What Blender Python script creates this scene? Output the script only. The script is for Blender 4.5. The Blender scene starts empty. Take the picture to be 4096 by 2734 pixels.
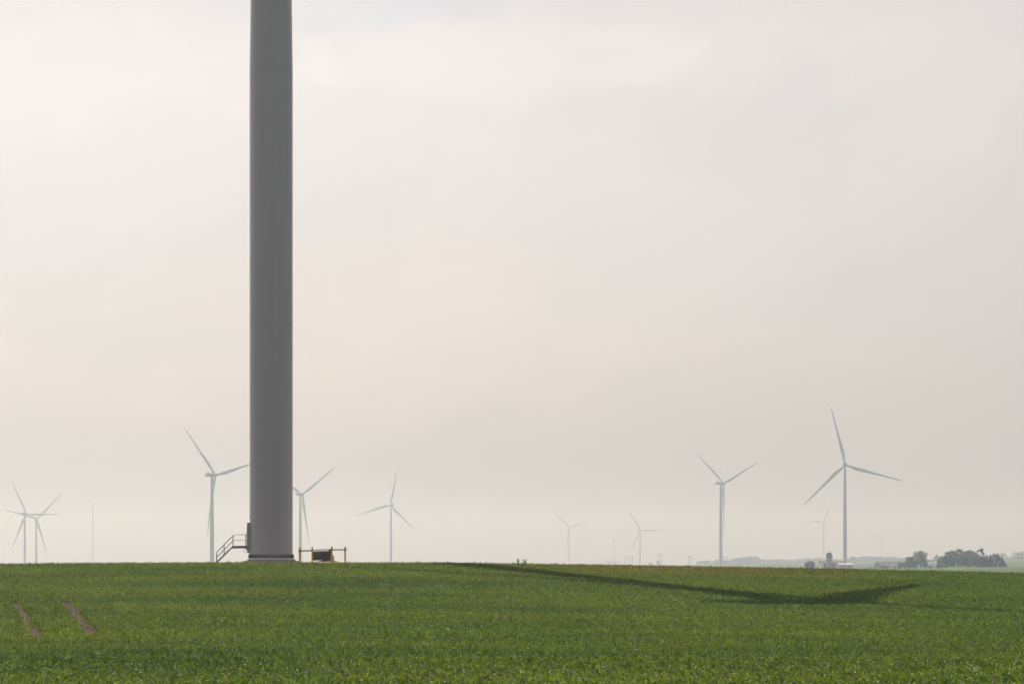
import bpy, math, random
import numpy as np
from mathutils import Matrix, Vector

# ------------------------------------------------------------------ camera, light, sky
sc = bpy.context.scene
COL = sc.collection
F = 14300.0          # focal length in photo pixels (4096 wide)
YH = 2262.0          # eye level row in the photo
cam = bpy.data.cameras.new('camera')
cam.sensor_width = 36.0
cam.lens = 36.0 * F / 4096.0
cam.shift_y = (YH - 1367.0) / 4096.0
cam.clip_start = 0.5
cam.clip_end = 60000.0
camo = bpy.data.objects.new('camera', cam)
camo.rotation_euler = (math.pi / 2, 0, 0)
COL.objects.link(camo)
sc.camera = camo

SUN_EL = math.radians(46.3)
SUN_AZ = math.radians(-23.6)        # clockwise from +Y: sun stands left of the view
SKY_STRENGTH = 0.092
sun = bpy.data.lights.new('sun', 'SUN')
sun.energy = 5.0
sun.angle = math.radians(0.42)
sun.color = (1.0, 0.885, 0.71)
suno = bpy.data.objects.new('sun', sun)
sd = Vector((math.sin(SUN_AZ) * math.cos(SUN_EL), math.cos(SUN_AZ) * math.cos(SUN_EL), math.sin(SUN_EL)))
suno.rotation_euler = (-sd).to_track_quat('-Z', 'Y').to_euler()
suno.location = (-60, 100, 260)
COL.objects.link(suno)

world = bpy.data.worlds.new('World')
sc.world = world
world.use_nodes = True
wt = world.node_tree
bg = wt.nodes['Background']
sky = wt.nodes.new('ShaderNodeTexSky')
sky.sky_type = 'NISHITA'
sky.sun_disc = False
sky.sun_elevation = SUN_EL
sky.sun_rotation = SUN_AZ
sky.air_density = 1.0
sky.dust_density = 3.2
sky.ozone_density = 1.0
bg.inputs['Strength'].default_value = SKY_STRENGTH


def wn(kind, **kw):
    n = wt.nodes.new(kind)
    for k, v in kw.items():
        setattr(n, k, v)
    return n


# thin cloud: soft noise in the direction of view, stretched sideways
tc = wn('ShaderNodeTexCoord')
mp = wn('ShaderNodeMapping')
mp.inputs['Scale'].default_value = (9.0, 9.0, 17.0)
mp.inputs['Location'].default_value = (3.1, 0.4, 1.7)
wt.links.new(tc.outputs['Generated'], mp.inputs['Vector'])
n1 = wn('ShaderNodeTexNoise')
n1.inputs['Scale'].default_value = 1.0
n1.inputs['Detail'].default_value = 6.0
n1.inputs['Roughness'].default_value = 0.52
n1.inputs['Distortion'].default_value = 0.35
wt.links.new(mp.outputs['Vector'], n1.inputs['Vector'])
r1 = wn('ShaderNodeValToRGB')
r1.color_ramp.elements[0].position = 0.43
r1.color_ramp.elements[0].color = (0, 0, 0, 1)
r1.color_ramp.elements[1].position = 0.66
r1.color_ramp.elements[1].color = (1, 1, 1, 1)
wt.links.new(n1.outputs['Fac'], r1.inputs['Fac'])
lum = wn('ShaderNodeRGBToBW')
wt.links.new(sky.outputs['Color'], lum.inputs['Color'])
mul = wn('ShaderNodeMix', data_type='RGBA', blend_type='MULTIPLY')
mul.inputs['Factor'].default_value = 1.0
pw = wn('ShaderNodeMath', operation='POWER')
pw.inputs[1].default_value = 0.76
wt.links.new(lum.outputs['Val'], pw.inputs[0])
pm = wn('ShaderNodeMath', operation='MULTIPLY')
pm.inputs[1].default_value = 8.8 ** 0.24
wt.links.new(pw.outputs[0], pm.inputs[0])
wt.links.new(pm.outputs[0], mul.inputs[6])
mul.inputs[7].default_value = (1.085, 1.0, 0.985, 1)
mx = wn('ShaderNodeMix', data_type='RGBA')                # thin veil of high cloud takes colour out of the sky
mx.inputs['Factor'].default_value = 0.78
wt.links.new(sky.outputs['Color'], mx.inputs[6])
wt.links.new(mul.outputs[2], mx.inputs[7])
cl = wn('ShaderNodeMix', data_type='RGBA')
cl.inputs[6].default_value = (0.985, 0.995, 1.0, 1)
cl.inputs[7].default_value = (1.06, 1.045, 1.035, 1)
wt.links.new(r1.outputs['Color'], cl.inputs['Factor'])
m2 = wn('ShaderNodeMix', data_type='RGBA', blend_type='MULTIPLY')
m2.inputs['Factor'].default_value = 1.0
wt.links.new(mx.outputs[2], m2.inputs[6])
wt.links.new(cl.outputs[2], m2.inputs[7])


def cloud_patch(src, px, py, rx, ry, tint, wob):
    """a cloud bank in one direction of the sky, its edge broken up by noise"""
    mpp = wn('ShaderNodeMapping')
    c = Vector(((px - 2048) / F, 1.0, (YH - py) / F)).normalized()
    ax, az_ = rx / F, ry / F
    mpp.inputs['Scale'].default_value = (1 / ax, 0.3 / ax, 1 / az_)
    mpp.inputs['Location'].default_value = (-c.x / ax, -0.3 * c.y / ax, -c.z / az_)
    wt.links.new(tc.outputs['Generated'], mpp.inputs['Vector'])
    ln = wn('ShaderNodeVectorMath', operation='LENGTH')
    wt.links.new(mpp.outputs['Vector'], ln.inputs[0])
    nz = wn('ShaderNodeTexNoise')
    nz.inputs['Scale'].default_value = wob
    nz.inputs['Detail'].default_value = 7.0
    nz.inputs['Roughness'].default_value = 0.60
    wt.links.new(mp2.outputs['Vector'], nz.inputs['Vector'])
    ad = wn('ShaderNodeMath', operation='MULTIPLY_ADD')
    ad.inputs[1].default_value = -2.2
    wt.links.new(nz.outputs['Fac'], ad.inputs[0])
    wt.links.new(ln.outputs['Value'], ad.inputs[2])
    rg = wn('ShaderNodeMapRange', interpolation_type='SMOOTHSTEP')
    rg.inputs['From Min'].default_value = 0.0
    rg.inputs['From Max'].default_value = -0.5
    wt.links.new(ad.outputs[0], rg.inputs['Value'])
    mm = wn('ShaderNodeMix', data_type='RGBA', blend_type='MULTIPLY')
    wt.links.new(rg.outputs[0], mm.inputs['Factor'])
    wt.links.new(src, mm.inputs[6])
    mm.inputs[7].default_value = (*tint, 1)
    return mm.outputs[2]


mp2 = wn('ShaderNodeMapping')
mp2.inputs['Scale'].default_value = (1.0, 1.0, 1.7)
wt.links.new(tc.outputs['Generated'], mp2.inputs['Vector'])
o = m2.outputs[2]
o = cloud_patch(o, 3720, 330, 430, 300, (1.055, 1.02, 1.01), 34)
o = cloud_patch(o, 350, 260, 1000, 260, (1.045, 1.045, 1.035), 24)
o = cloud_patch(o, 2150, 240, 950, 200, (1.05, 1.048, 1.04), 34)
o = cloud_patch(o, 1500, 1330, 1100, 380, (1.03, 1.018, 1.0), 26)
o = cloud_patch(o, 1300, 20, 900, 110, (0.94, 0.975, 1.02), 16)
o = cloud_patch(o, 3150, 560, 500, 330, (0.975, 0.98, 0.985), 22)
wt.links.new(o, bg.inputs['Color'])

sc.view_settings.view_transform = 'Standard'
sc.view_settings.look = 'None'
sc.view_settings.exposure = 0.0
sc.view_settings.gamma = 1.0
sc.cycles.use_denoising = True
sc.cycles.denoiser = 'OPENIMAGEDENOISE'
sc.cycles.denoising_input_passes = 'RGB_ALBEDO_NORMAL'
sc.cycles.denoising_prefilter = 'ACCURATE'
sc.cycles.max_bounces = 8
sc.cycles.volume_bounces = 0
sc.cycles.transmission_bounces = 4

rng = np.random.default_rng(7)
random.seed(5)


# ------------------------------------------------------------------ terrain
K1, K2, YC, GC = 0.04347, -0.0001015, 315.0, 0.09


def sstep(a, b, x):
    t = np.clip((x - a) / (b - a), 0, 1)
    return t * t * (3 - 2 * t)


# far control points: (u = X/Y, distance, ground height)
CP = np.array([
    (-0.30, 3000, -10), (-0.30, 9000, -14), (0.30, 3000, -3), (0.30, 7000, 18), (0.3, 14000, 20), (-0.3, 15000, 0),
    (0.0, 1500, -9), (0.05, 1500, -9), (0.10, 1500, -7), (0.145, 1500, -5.5), (-0.1, 1500, -12),
    (0.089, 2900, -2.1), (0.103, 2850, -2.3), (0.112, 2600, -1.6), (0.129, 2450, -0.9), (0.143, 2400, -0.6),
    (0.125, 4000, 3.0), (0.143, 4300, 6.0), (0.143, 6500, 15.0), (0.125, 6500, 12.0), (0.105, 6500, 9.5),
    (0.08, 6500, 8.2), (0.06, 6500, 3.5), (0.045, 6500, 1.2), (0.03, 7000, 0.5), (0.10, 4300, 2.0), (0.075, 4700, 1.0),
    (0.143, 9000, 10.0), (0.10, 9000, 8.0), (0.05, 9000, 2.0), (0.1, 14500, 4.0), (0.0, 14500, 0.0), (0.05, 14500, 0.0)])
TURB = {}      # filled below, used by the ground as well
HUB, ROT = 114.0, 66.0
_T = [  # hub x, hub y (photo), projected rotor radius, yaw, phase, tower x
    ('A', 106.0, 2053.5, 160.0, 27, 91), ('B', 147.5, 2073.8, 146.7, 6, 45), ('C', 861.4, 1898.7, 256.4, 39, 77.5),
    ('D', 1210.4, 1975.4, 200.0, 33, 56), ('E', 1560.5, 2018.2, 148.6, -20, 12), ('F', 2278.0, 2106.5, 92.0, 16, 73),
    ('G', 2562.5, 2121.2, 105.0, 18, 88), ('H', 2894.5, 1931.8, 206.9, 50, 67), ('I', 3380.9, 1858.2, 239.5, 9, 106),
    ('J', 3291.5, 2085.2, 91.3, -22, 29), ('K', 3521.3, 2140.0, 70.9, -10, 29)]
tcp = []
for k, hx, hy, r, yaw, ph in _T:
    Y = F * ROT / r
    zb = (YH - hy) * Y / F - HUB
    ps = math.radians(yaw)
    X = (hx - 2048) / F * Y
    TURB[k] = (X - 5.0 * math.sin(ps), Y - 5.0 * math.cos(ps), zb, ps, math.radians(ph))
    tcp.append((X / Y, Y, zb))
CPS = np.vstack([CP, np.array(tcp)])


def far_h(X, Y):
    r = np.maximum(np.hypot(X, Y), 400)
    u = np.clip(np.where(Y > 0.25 * r, X / np.maximum(Y, 1), np.sign(X) * 0.6), -0.6, 0.6)
    num = 0.0
    den = 1e-12
    for cu, cy, cz in CPS:
        d2 = ((u - cu) / 0.02) ** 2 + (np.log(r / cy) / 0.16) ** 2 + 0.004
        w = 1.0 / d2 ** 1.6
        num = num + w * cz
        den = den + w
    return num / den


def near_h(X, Y):
    d = np.maximum(YC - Y, 0)
    slope = GC - K1 * (np.sqrt(d * d + 6.0) - 2.45) - K2 * d * d
    e = np.maximum(Y - YC, 0)
    over = GC - 0.27 * sstep(0, 16, e) - 0.0385 * (np.sqrt(np.maximum(e - 58, 0) ** 2 + 25.0) - 5.0)
    z = np.where(Y > YC, np.maximum(over, -10), slope)
    # valley floor and bank up to the camera
    L = 112.0
    t = np.clip(Y / L, 0, 1)
    y0, m0, y1, m1 = -1.75, -0.05, GC - K1 * (YC - L - 2.45) - K2 * (YC - L) ** 2, K1 + 2 * K2 * (YC - L)
    herm = (2 * t**3 - 3 * t**2 + 1) * y0 + (t**3 - 2 * t**2 + t) * L * m0 + (-2 * t**3 + 3 * t**2) * y1 + (t**3 - t**2) * L * m1
    z = np.where(Y < L, herm, z)
    ex = np.maximum(X + 6, 0)
    ex = np.minimum(ex, 120)
    k = sstep(60, 260, Y)
    z = z - k * (0.012 * ex + 0.00012 * ex * ex)
    el = np.minimum(np.maximum(-X - 20, 0), 120)
    z = z - k * 0.00022 * el * el
    # gentle swells of the field
    z = z + sstep(40, 110, Y) * (0.05 * np.sin(Y * 0.21 + X * 0.05) + 0.04 * np.sin(Y * 0.11 - X * 0.09 + 1.3)) * (1 - sstep(270, 308, Y))
    z = z + 0.16 * np.exp(-((Y - 151.5 - 0.03 * X) / 3.0) ** 2) - 0.12 * np.exp(-((Y - 158.0 - 0.03 * X) / 3.5) ** 2)
    # shallow swale on the right of the slope
    z = z - 0.37 * np.exp(-((X - 23) / 13.0) ** 2 - ((Y - 250) / 20.0) ** 2)
    return z


def ground(X, Y):
    X = np.asarray(X, float)
    Y = np.asarray(Y, float)
    r = np.hypot(X, Y)
    m = np.maximum(sstep(420, 1300, Y), sstep(500, 1500, r))
    return near_h(X, Y) * (1 - m) + far_h(X, Y) * m


def at(px, py, Y):
    return Vector(((px - 2048) / F * Y, Y, (YH - py) / F * Y))


def px_ground(px, py):
    """ground point of the near field seen at a photo pixel"""
    Ys = np.linspace(105, 316, 2000)
    X = (px - 2048) / F * Ys
    g = ground(X, Ys) + 0.25
    row = YH - F * g / Ys
    i = np.argmin(np.abs(row - py))
    return float(X[i]), float(Ys[i])


# ------------------------------------------------------------------ materials
def new_mat(name):
    m = bpy.data.materials.new(name)
    m.use_nodes = True
    return m, m.node_tree, m.node_tree.nodes['Principled BSDF']


def simple(name, color, rough=0.6, metal=0.0, var=0.12, scale=2.0, spec=0.4):
    m, t, b = new_mat(name)
    g = t.nodes.new('ShaderNodeNewGeometry')
    n = t.nodes.new('ShaderNodeTexNoise')
    n.inputs['Scale'].default_value = scale
    n.inputs['Detail'].default_value = 5
    t.links.new(g.outputs['Position'], n.inputs['Vector'])
    r = t.nodes.new('ShaderNodeValToRGB')
    c = np.array(color)
    r.color_ramp.elements[0].position = 0.3
    r.color_ramp.elements[1].position = 0.7
    r.color_ramp.elements[0].color = (*np.clip(c * (1 - var), 0, 1), 1)
    r.color_ramp.elements[1].color = (*np.clip(c * (1 + var), 0, 1), 1)
    t.links.new(n.outputs['Fac'], r.inputs['Fac'])
    t.links.new(r.outputs['Color'], b.inputs['Base Color'])
    b.inputs['Roughness'].default_value = rough
    b.inputs['Metallic'].default_value = metal
    b.inputs['Specular IOR Level'].default_value = spec
    return m


M = {}
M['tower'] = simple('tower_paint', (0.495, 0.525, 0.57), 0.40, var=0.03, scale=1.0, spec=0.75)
_t = M['tower'].node_tree                # rain streaks: noise drawn out along the height
_mp = _t.nodes.new('ShaderNodeMapping')
_mp.inputs['Scale'].default_value = (2.2, 2.2, 0.10)
_n = [k for k in _t.nodes if k.type == 'TEX_NOISE'][0]
_g = [k for k in _t.nodes if k.type == 'NEW_GEOMETRY'][0]
_t.links.new(_g.outputs['Position'], _mp.inputs['Vector'])
_t.links.new(_mp.outputs['Vector'], _n.inputs['Vector'])
M['joint'] = simple('tower_joint', (0.455, 0.485, 0.53), 0.6, var=0.04)
M['seam'] = simple('tower_seam', (0.54, 0.57, 0.61), 0.5, var=0.05)
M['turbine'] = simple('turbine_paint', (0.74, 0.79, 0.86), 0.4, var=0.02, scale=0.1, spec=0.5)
M['black'] = simple('black_cap', (0.012, 0.013, 0.015), 0.45, var=0.2, scale=8)
M['flange'] = simple('flange_grey', (0.82, 0.82, 0.80), 0.6, var=0.1, scale=4)
M['concrete'] = simple('concrete', (0.40, 0.37, 0.34), 0.9, var=0.25, scale=3)
M['galv'] = simple('galvanised_steel', (0.20, 0.20, 0.20), 0.55, metal=0.4, var=0.15, scale=6)
M['doorgrey'] = simple('door_paint', (0.38, 0.38, 0.38), 0.5, var=0.05, scale=5)
M['dark'] = simple('dark_gap', (0.03, 0.03, 0.03), 0.6)
M['yellow'] = simple('yellow_paint', (0.86, 0.49, 0.010), 0.45, var=0.08, scale=6)
M['sticker'] = simple('sticker_yellow', (0.75, 0.60, 0.03), 0.5, var=0.03)
M['rail'] = simple('weathered_rail', (0.16, 0.145, 0.13), 0.7, var=0.25, scale=7)
M['box'] = simple('dark_green_cabinet', (0.058, 0.065, 0.045), 0.45, var=0.12, scale=3)
M['boxside'] = simple('grey_green_cabinet', (0.075, 0.08, 0.07), 0.5, var=0.12, scale=3)
M['lid'] = simple('cabinet_lid', (0.30, 0.31, 0.28), 0.4, var=0.08, scale=3)
M['gravel'] = simple('gravel', (0.36, 0.27, 0.20), 0.95, var=0.35, scale=9)
M['cable'] = simple('pale_cable', (0.45, 0.43, 0.40), 0.6)
M['white'] = simple('white_paint', (0.75, 0.75, 0.73), 0.5, var=0.04)
M['siloc'] = simple('silo_concrete', (0.46, 0.43, 0.38), 0.85, var=0.16, scale=0.5)
M['silod'] = simple('silo_dome_metal', (0.20, 0.21, 0.20), 0.8, metal=0.0, var=0.2, scale=0.6)
M['bluedome'] = simple('dark_blue_steel', (0.03, 0.045, 0.06), 0.8, var=0.12, scale=0.4)
M['barnwall'] = simple('barn_boards', (0.16, 0.14, 0.13), 0.85, var=0.25, scale=0.5)
M['barnlight'] = simple('pale_boards', (0.55, 0.54, 0.52), 0.8, var=0.1, scale=0.5)
M['roofgrey'] = simple('grey_roof', (0.22, 0.22, 0.23), 0.6, var=0.2, scale=0.4)
M['roofwhite'] = simple('white_metal_roof', (0.70, 0.70, 0.70), 0.4, var=0.06, scale=0.4)
M['roofdark'] = simple('dark_shingle', (0.06, 0.06, 0.065), 0.85, var=0.2, scale=0.4)
M['lattice'] = simple('lattice_steel', (0.22, 0.13, 0.11), 0.7, var=0.1)
M['pole'] = simple('wood_pole', (0.10, 0.08, 0.065), 0.9, var=0.15)
M['steelgrey'] = simple('grey_steel', (0.30, 0.30, 0.30), 0.6, var=0.1)
M['bark'] = simple('bark', (0.07, 0.055, 0.04), 0.95, var=0.3, scale=1.0)

m, t, b = new_mat('strobe_lamp')
b.inputs['Emission Color'].default_value = (1, 0.97, 0.92, 1)
b.inputs['Emission Strength'].default_value = 5.0
M['strobe'] = m


def foliage(name, ca, cb, trans=0.4, rough=0.45, scale=0.35, spec=0.35, special=False):
    m, t, b = new_mat(name)
    g = t.nodes.new('ShaderNodeNewGeometry')
    n = t.nodes.new('ShaderNodeTexNoise')
    n.inputs['Scale'].default_value = scale
    n.inputs['Detail'].default_value = 4
    if special:        # stand vigour in long shallow bands across the slope
        mpb = t.nodes.new('ShaderNodeMapping')
        mpb.inputs['Scale'].default_value = (0.7, 1.2, 0.7)
        t.links.new(g.outputs['Position'], mpb.inputs['Vector'])
        t.links.new(mpb.outputs['Vector'], n.inputs['Vector'])
    else:
        t.links.new(g.outputs['Position'], n.inputs['Vector'])
    oi = t.nodes.new('ShaderNodeObjectInfo')
    add = t.nodes.new('ShaderNodeMath')
    add.operation = 'MULTIPLY_ADD'
    add.inputs[1].default_value = 0.30 if special else 0.0
    t.links.new(oi.outputs['Random'], add.inputs[0])
    t.links.new(n.outputs['Fac'], add.inputs[2])
    r = t.nodes.new('ShaderNodeValToRGB')
    r.color_ramp.elements[0].position = 0.33 if special else 0.40
    r.color_ramp.elements[0].color = (*ca, 1)
    r.color_ramp.elements[1].position = 0.98 if special else 0.62
    r.color_ramp.elements[1].color = (*cb, 1)
    t.links.new(add.outputs[0], r.inputs['Fac'])
    colout = r.outputs['Color']
    if special:   # ripening, rust-coloured tops along part of the ridge
        sp = t.nodes.new('ShaderNodeSeparateXYZ')
        t.links.new(g.outputs['Position'], sp.inputs[0])

        def band(out, c, w):
            a = t.nodes.new('ShaderNodeMath'); a.operation = 'SUBTRACT'; a.inputs[1].default_value = c
            t.links.new(out, a.inputs[0])
            q = t.nodes.new('ShaderNodeMath'); q.operation = 'ABSOLUTE'
            t.links.new(a.outputs[0], q.inputs[0])
            mr = t.nodes.new('ShaderNodeMapRange')
            mr.inputs['From Min'].default_value = w
            mr.inputs['From Max'].default_value = w * 0.35
            t.links.new(q.outputs[0], mr.inputs['Value'])
            return mr.outputs[0]
        bx_ = band(sp.outputs['X'], 15.0, 19.0)
        by_ = band(sp.outputs['Y'], 313.0, 22.0)
        p = t.nodes.new('ShaderNodeMath'); p.operation = 'MULTIPLY'
        t.links.new(bx_, p.inputs[0]); t.links.new(by_, p.inputs[1])
        p2 = t.nodes.new('ShaderNodeMath'); p2.operation = 'MULTIPLY'
        gt = t.nodes.new('ShaderNodeMath'); gt.operation = 'GREATER_THAN'; gt.inputs[1].default_value = 0.72
        t.links.new(oi.outputs['Random'], gt.inputs[0])
        t.links.new(p.outputs[0], p2.inputs[0]); t.links.new(gt.outputs[0], p2.inputs[1])
        mxx = t.nodes.new('ShaderNodeMix'); mxx.data_type = 'RGBA'
        t.links.new(p2.outputs[0], mxx.inputs['Factor'])
        t.links.new(colout, mxx.inputs[6])
        mxx.inputs[7].default_value = (0.22, 0.12, 0.03, 1)
        colout = mxx.outputs[2]
    if special:        # every leaf its own tone
        at_ = t.nodes.new('ShaderNodeAttribute'); at_.attribute_name = 'leaf_tone'
        hv = t.nodes.new('ShaderNodeHueSaturation')
        pt = t.nodes.new('ShaderNodeMath'); pt.operation = 'MULTIPLY_ADD'      # ... and every plant
        pt.inputs[1].default_value = 0.7; pt.inputs[2].default_value = 0.66
        fr = t.nodes.new('ShaderNodeMath'); fr.operation = 'FRACT'
        f7 = t.nodes.new('ShaderNodeMath'); f7.operation = 'MULTIPLY'; f7.inputs[1].default_value = 7.31
        t.links.new(oi.outputs['Random'], f7.inputs[0]); t.links.new(f7.outputs[0], fr.inputs[0])
        t.links.new(fr.outputs[0], pt.inputs[0])
        pv_ = t.nodes.new('ShaderNodeMath'); pv_.operation = 'MULTIPLY'
        t.links.new(at_.outputs['Fac'], pv_.inputs[0]); t.links.new(pt.outputs[0], pv_.inputs[1])
        t.links.new(pv_.outputs[0], hv.inputs['Value'])
        t.links.new(colout, hv.inputs['Color'])
        colout = hv.outputs['Color']
    t.links.new(colout, b.inputs['Base Color'])
    b.inputs['Roughness'].default_value = rough
    b.inputs['Specular IOR Level'].default_value = spec
    tr = t.nodes.new('ShaderNodeBsdfTranslucent')
    hs = t.nodes.new('ShaderNodeHueSaturation')
    hs.inputs['Value'].default_value = 1.5
    hs.inputs['Hue'].default_value = 0.487
    t.links.new(colout, hs.inputs['Color'])
    t.links.new(hs.outputs['Color'], tr.inputs['Color'])
    ms = t.nodes.new('ShaderNodeMixShader')
    ms.inputs[0].default_value = trans
    t.links.new(b.outputs[0], ms.inputs[1])
    t.links.new(tr.outputs[0], ms.inputs[2])
    res = ms.outputs[0]
    if special:        # waxy leaf face: glints of the sun
        gl = t.nodes.new('ShaderNodeBsdfGlossy')
        gl.inputs['Roughness'].default_value = 0.22
        gl.inputs['Color'].default_value = (1, 1, 1, 1)
        m3 = t.nodes.new('ShaderNodeMixShader')
        m3.inputs[0].default_value = 0.015
        t.links.new(res, m3.inputs[1]); t.links.new(gl.outputs[0], m3.inputs[2])
        res = m3.outputs[0]
    t.links.new(res, t.nodes['Material Output'].inputs['Surface'])
    return m


M['corn'] = foliage('corn_leaf', (0.024, 0.078, 0.001), (0.110, 0.168, 0.001), 0.50, 0.5, 0.06, 0.0, special=True)
M['leaf'] = foliage('broad_leaf', (0.075, 0.125, 0.058), (0.130, 0.175, 0.075), 0.52, 0.6, 0.25)
M['needle'] = foliage('needle_leaf', (0.042, 0.080, 0.056), (0.072, 0.110, 0.066), 0.40, 0.7, 0.3)
M['farleaf'] = foliage('far_leaf', (0.030, 0.055, 0.02), (0.055, 0.075, 0.025), 0.25, 0.7, 0.03)
M['weed'] = foliage('weed_leaf', (0.09, 0.12, 0.06), (0.16, 0.19, 0.09), 0.60, 0.5, 3.0)

# ground: soil under the crop, grass near the viewer, field greens beyond
m, t, b = new_mat('ground_soil_and_fields')
g = t.nodes.new('ShaderNodeNewGeometry')
sp = t.nodes.new('ShaderNodeSeparateXYZ')
t.links.new(g.outputs['Position'], sp.inputs[0])
ns = t.nodes.new('ShaderNodeTexNoise'); ns.inputs['Scale'].default_value = 5.0; ns.inputs['Detail'].default_value = 8
t.links.new(g.outputs['Position'], ns.inputs['Vector'])
rs = t.nodes.new('ShaderNodeValToRGB')
rs.color_ramp.elements[0].position = 0.3; rs.color_ramp.elements[0].color = (0.030, 0.013, 0.009, 1)
rs.color_ramp.elements[1].position = 0.72; rs.color_ramp.elements[1].color = (0.100, 0.040, 0.026, 1)
t.links.new(ns.outputs['Fac'], rs.inputs['Fac'])
nf = t.nodes.new('ShaderNodeTexNoise'); nf.inputs['Scale'].default_value = 0.004; nf.inputs['Detail'].default_value = 3
t.links.new(g.outputs['Position'], nf.inputs['Vector'])
rf = t.nodes.new('ShaderNodeValToRGB')
rf.color_ramp.elements[0].position = 0.35; rf.color_ramp.elements[0].color = (0.045, 0.090, 0.018, 1)
rf.color_ramp.elements[1].position = 0.65; rf.color_ramp.elements[1].color = (0.095, 0.135, 0.030, 1)
t.links.new(nf.outputs['Fac'], rf.inputs['Fac'])
mr = t.nodes.new('ShaderNodeMapRange')
mr.inputs['From Min'].default_value = 420; mr.inputs['From Max'].default_value = 440
t.links.new(sp.outputs['Y'], mr.inputs['Value'])
mr2 = t.nodes.new('ShaderNodeMapRange')
mr2.inputs['From Min'].default_value = 98; mr2.inputs['From Max'].default_value = 94
t.links.new(sp.outputs['Y'], mr2.inputs['Value'])
mxm = t.nodes.new('ShaderNodeMath'); mxm.operation = 'MAXIMUM'
t.links.new(mr.outputs[0], mxm.inputs[0]); t.links.new(mr2.outputs[0], mxm.inputs[1])
mg = t.nodes.new('ShaderNodeMix'); mg.data_type = 'RGBA'
t.links.new(mxm.outputs[0], mg.inputs['Factor'])
t.links.new(rs.outputs['Color'], mg.inputs[6]); t.links.new(rf.outputs['Color'], mg.inputs[7])
t.links.new(mg.outputs[2], b.inputs['Base Color'])
b.inputs['Roughness'].default_value = 0.95
b.inputs['Specular IOR Level'].default_value = 0.15
bp = t.nodes.new('ShaderNodeBump'); bp.inputs['Strength'].default_value = 0.6; bp.inputs['Distance'].default_value = 0.06
t.links.new(ns.outputs['Fac'], bp.inputs['Height']); t.links.new(bp.outputs[0], b.inputs['Normal'])
M['ground'] = m


# ------------------------------------------------------------------ mesh helpers
class MB:
    """collects shapes that become ONE mesh object"""
    def __init__(self):
        self.v = []; self.f = []; self.mi = []; self.sm = []

    def add(self, verts, faces, mi=0, smooth=False):
        o = len(self.v)
        self.v.extend([tuple(p) for p in verts])
        for q in faces:
            self.f.append([i + o for i in q]); self.mi.append(mi); self.sm.append(smooth)
        return self

    def box(self, c, s, mat=None, mi=0):
        x, y, z = (k / 2 for k in s)
        P = [Vector((i * x, j * y, k * z)) for k in (-1, 1) for j in (-1, 1) for i in (-1, 1)]
        if mat is not None:
            P = [mat @ p for p in P]
        P = [p + Vector(c) for p in P]
        return self.add(P, [(0, 2, 3, 1), (4, 5, 7, 6), (0, 1, 5, 4), (2, 6, 7, 3), (0, 4, 6, 2), (1, 3, 7, 5)], mi)

    def hexa(self, P, mi=0):
        return self.add(P, [(0, 3, 2, 1), (4, 5, 6, 7), (0, 1, 5, 4), (1, 2, 6, 5), (2, 3, 7, 6), (3, 0, 4, 7)], mi)

    def bar(self, a, b, w, h=None, up=(0, 0, 1), mi=0):
        a = Vector(a); b = Vector(b); h = h or w
        d = (b - a).normalized()
        u = Vector(up)
        if abs(d.dot(u)) > 0.99:
            u = Vector((1, 0, 0))
        s = d.cross(u).normalized() * (w / 2)
        u = s.cross(d).normalized() * (h / 2)
        P = [a - s - u, a + s - u, a + s + u, a - s + u, b - s - u, b + s - u, b + s + u, b - s + u]
        return self.hexa(P, mi)

    def tube(self, pts, r, n=8, mi=0, cap=True, smooth=True):
        pts = [Vector(p) for p in pts]
        rr = r if isinstance(r, (list, tuple)) else [r] * len(pts)
        V = []; Fc = []
        for i, p in enumerate(pts):
            d = (pts[min(i + 1, len(pts) - 1)] - pts[max(i - 1, 0)]).normalized()
            u = Vector((0, 0, 1)) if abs(d.z) < 0.95 else Vector((0, 1, 0))
            s = d.cross(u).normalized(); w = s.cross(d)
            for k in range(n):
                an = 2 * math.pi * k / n
                V.append(p + (s * math.cos(an) + w * math.sin(an)) * rr[i])
        for i in range(len(pts) - 1):
            for k in range(n):
                Fc.append((i * n + k, i * n + (k + 1) % n, (i + 1) * n + (k + 1) % n, (i + 1) * n + k))
        self.add(V, Fc, mi, smooth)
        if cap:
            self.add(V[:n], [tuple(range(n))[::-1]], mi); self.add(V[-n:], [tuple(range(n))], mi)
        return self

    def lathe(self, prof, n=24, c=(0, 0, 0), mi=0, smooth=True):
        V = []; Fc = []
        for r, z in prof:
            for k in range(n):
                an = 2 * math.pi * k / n
                V.append((c[0] + r * math.cos(an), c[1] + r * math.sin(an), c[2] + z))
        for i in range(len(prof) - 1):
            for k in range(n):
                Fc.append((i * n + k, i * n + (k + 1) % n, (i + 1) * n + (k + 1) % n, (i + 1) * n + k))
        return self.add(V, Fc, mi, smooth)

    def mesh(self, name, mats):
        me = bpy.data.meshes.new(name)
        me.from_pydata(self.v, [], self.f)
        for mm in (mats if isinstance(mats, (list, tuple)) else [mats]):
            me.materials.append(mm)
        me.polygons.foreach_set('material_index', self.mi)
        me.polygons.foreach_set('use_smooth', self.sm)
        me.update()
        return me

    def build(self, name, mats, parent=None):
        return link(name, self.mesh(name, mats), parent)


def link(name, me, parent=None, matrix=None):
    o = bpy.data.objects.new(name, me)
    COL.objects.link(o)
    if parent is not None:
        o.parent = parent
    if matrix is not None:
        o.matrix_local = matrix
    return o


def tag(o, label=None, cat=None, group=None, kind=None):
    if label: o['label'] = label
    if cat: o['category'] = cat
    if group: o['group'] = group
    if kind: o['kind'] = kind
    return o


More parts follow.
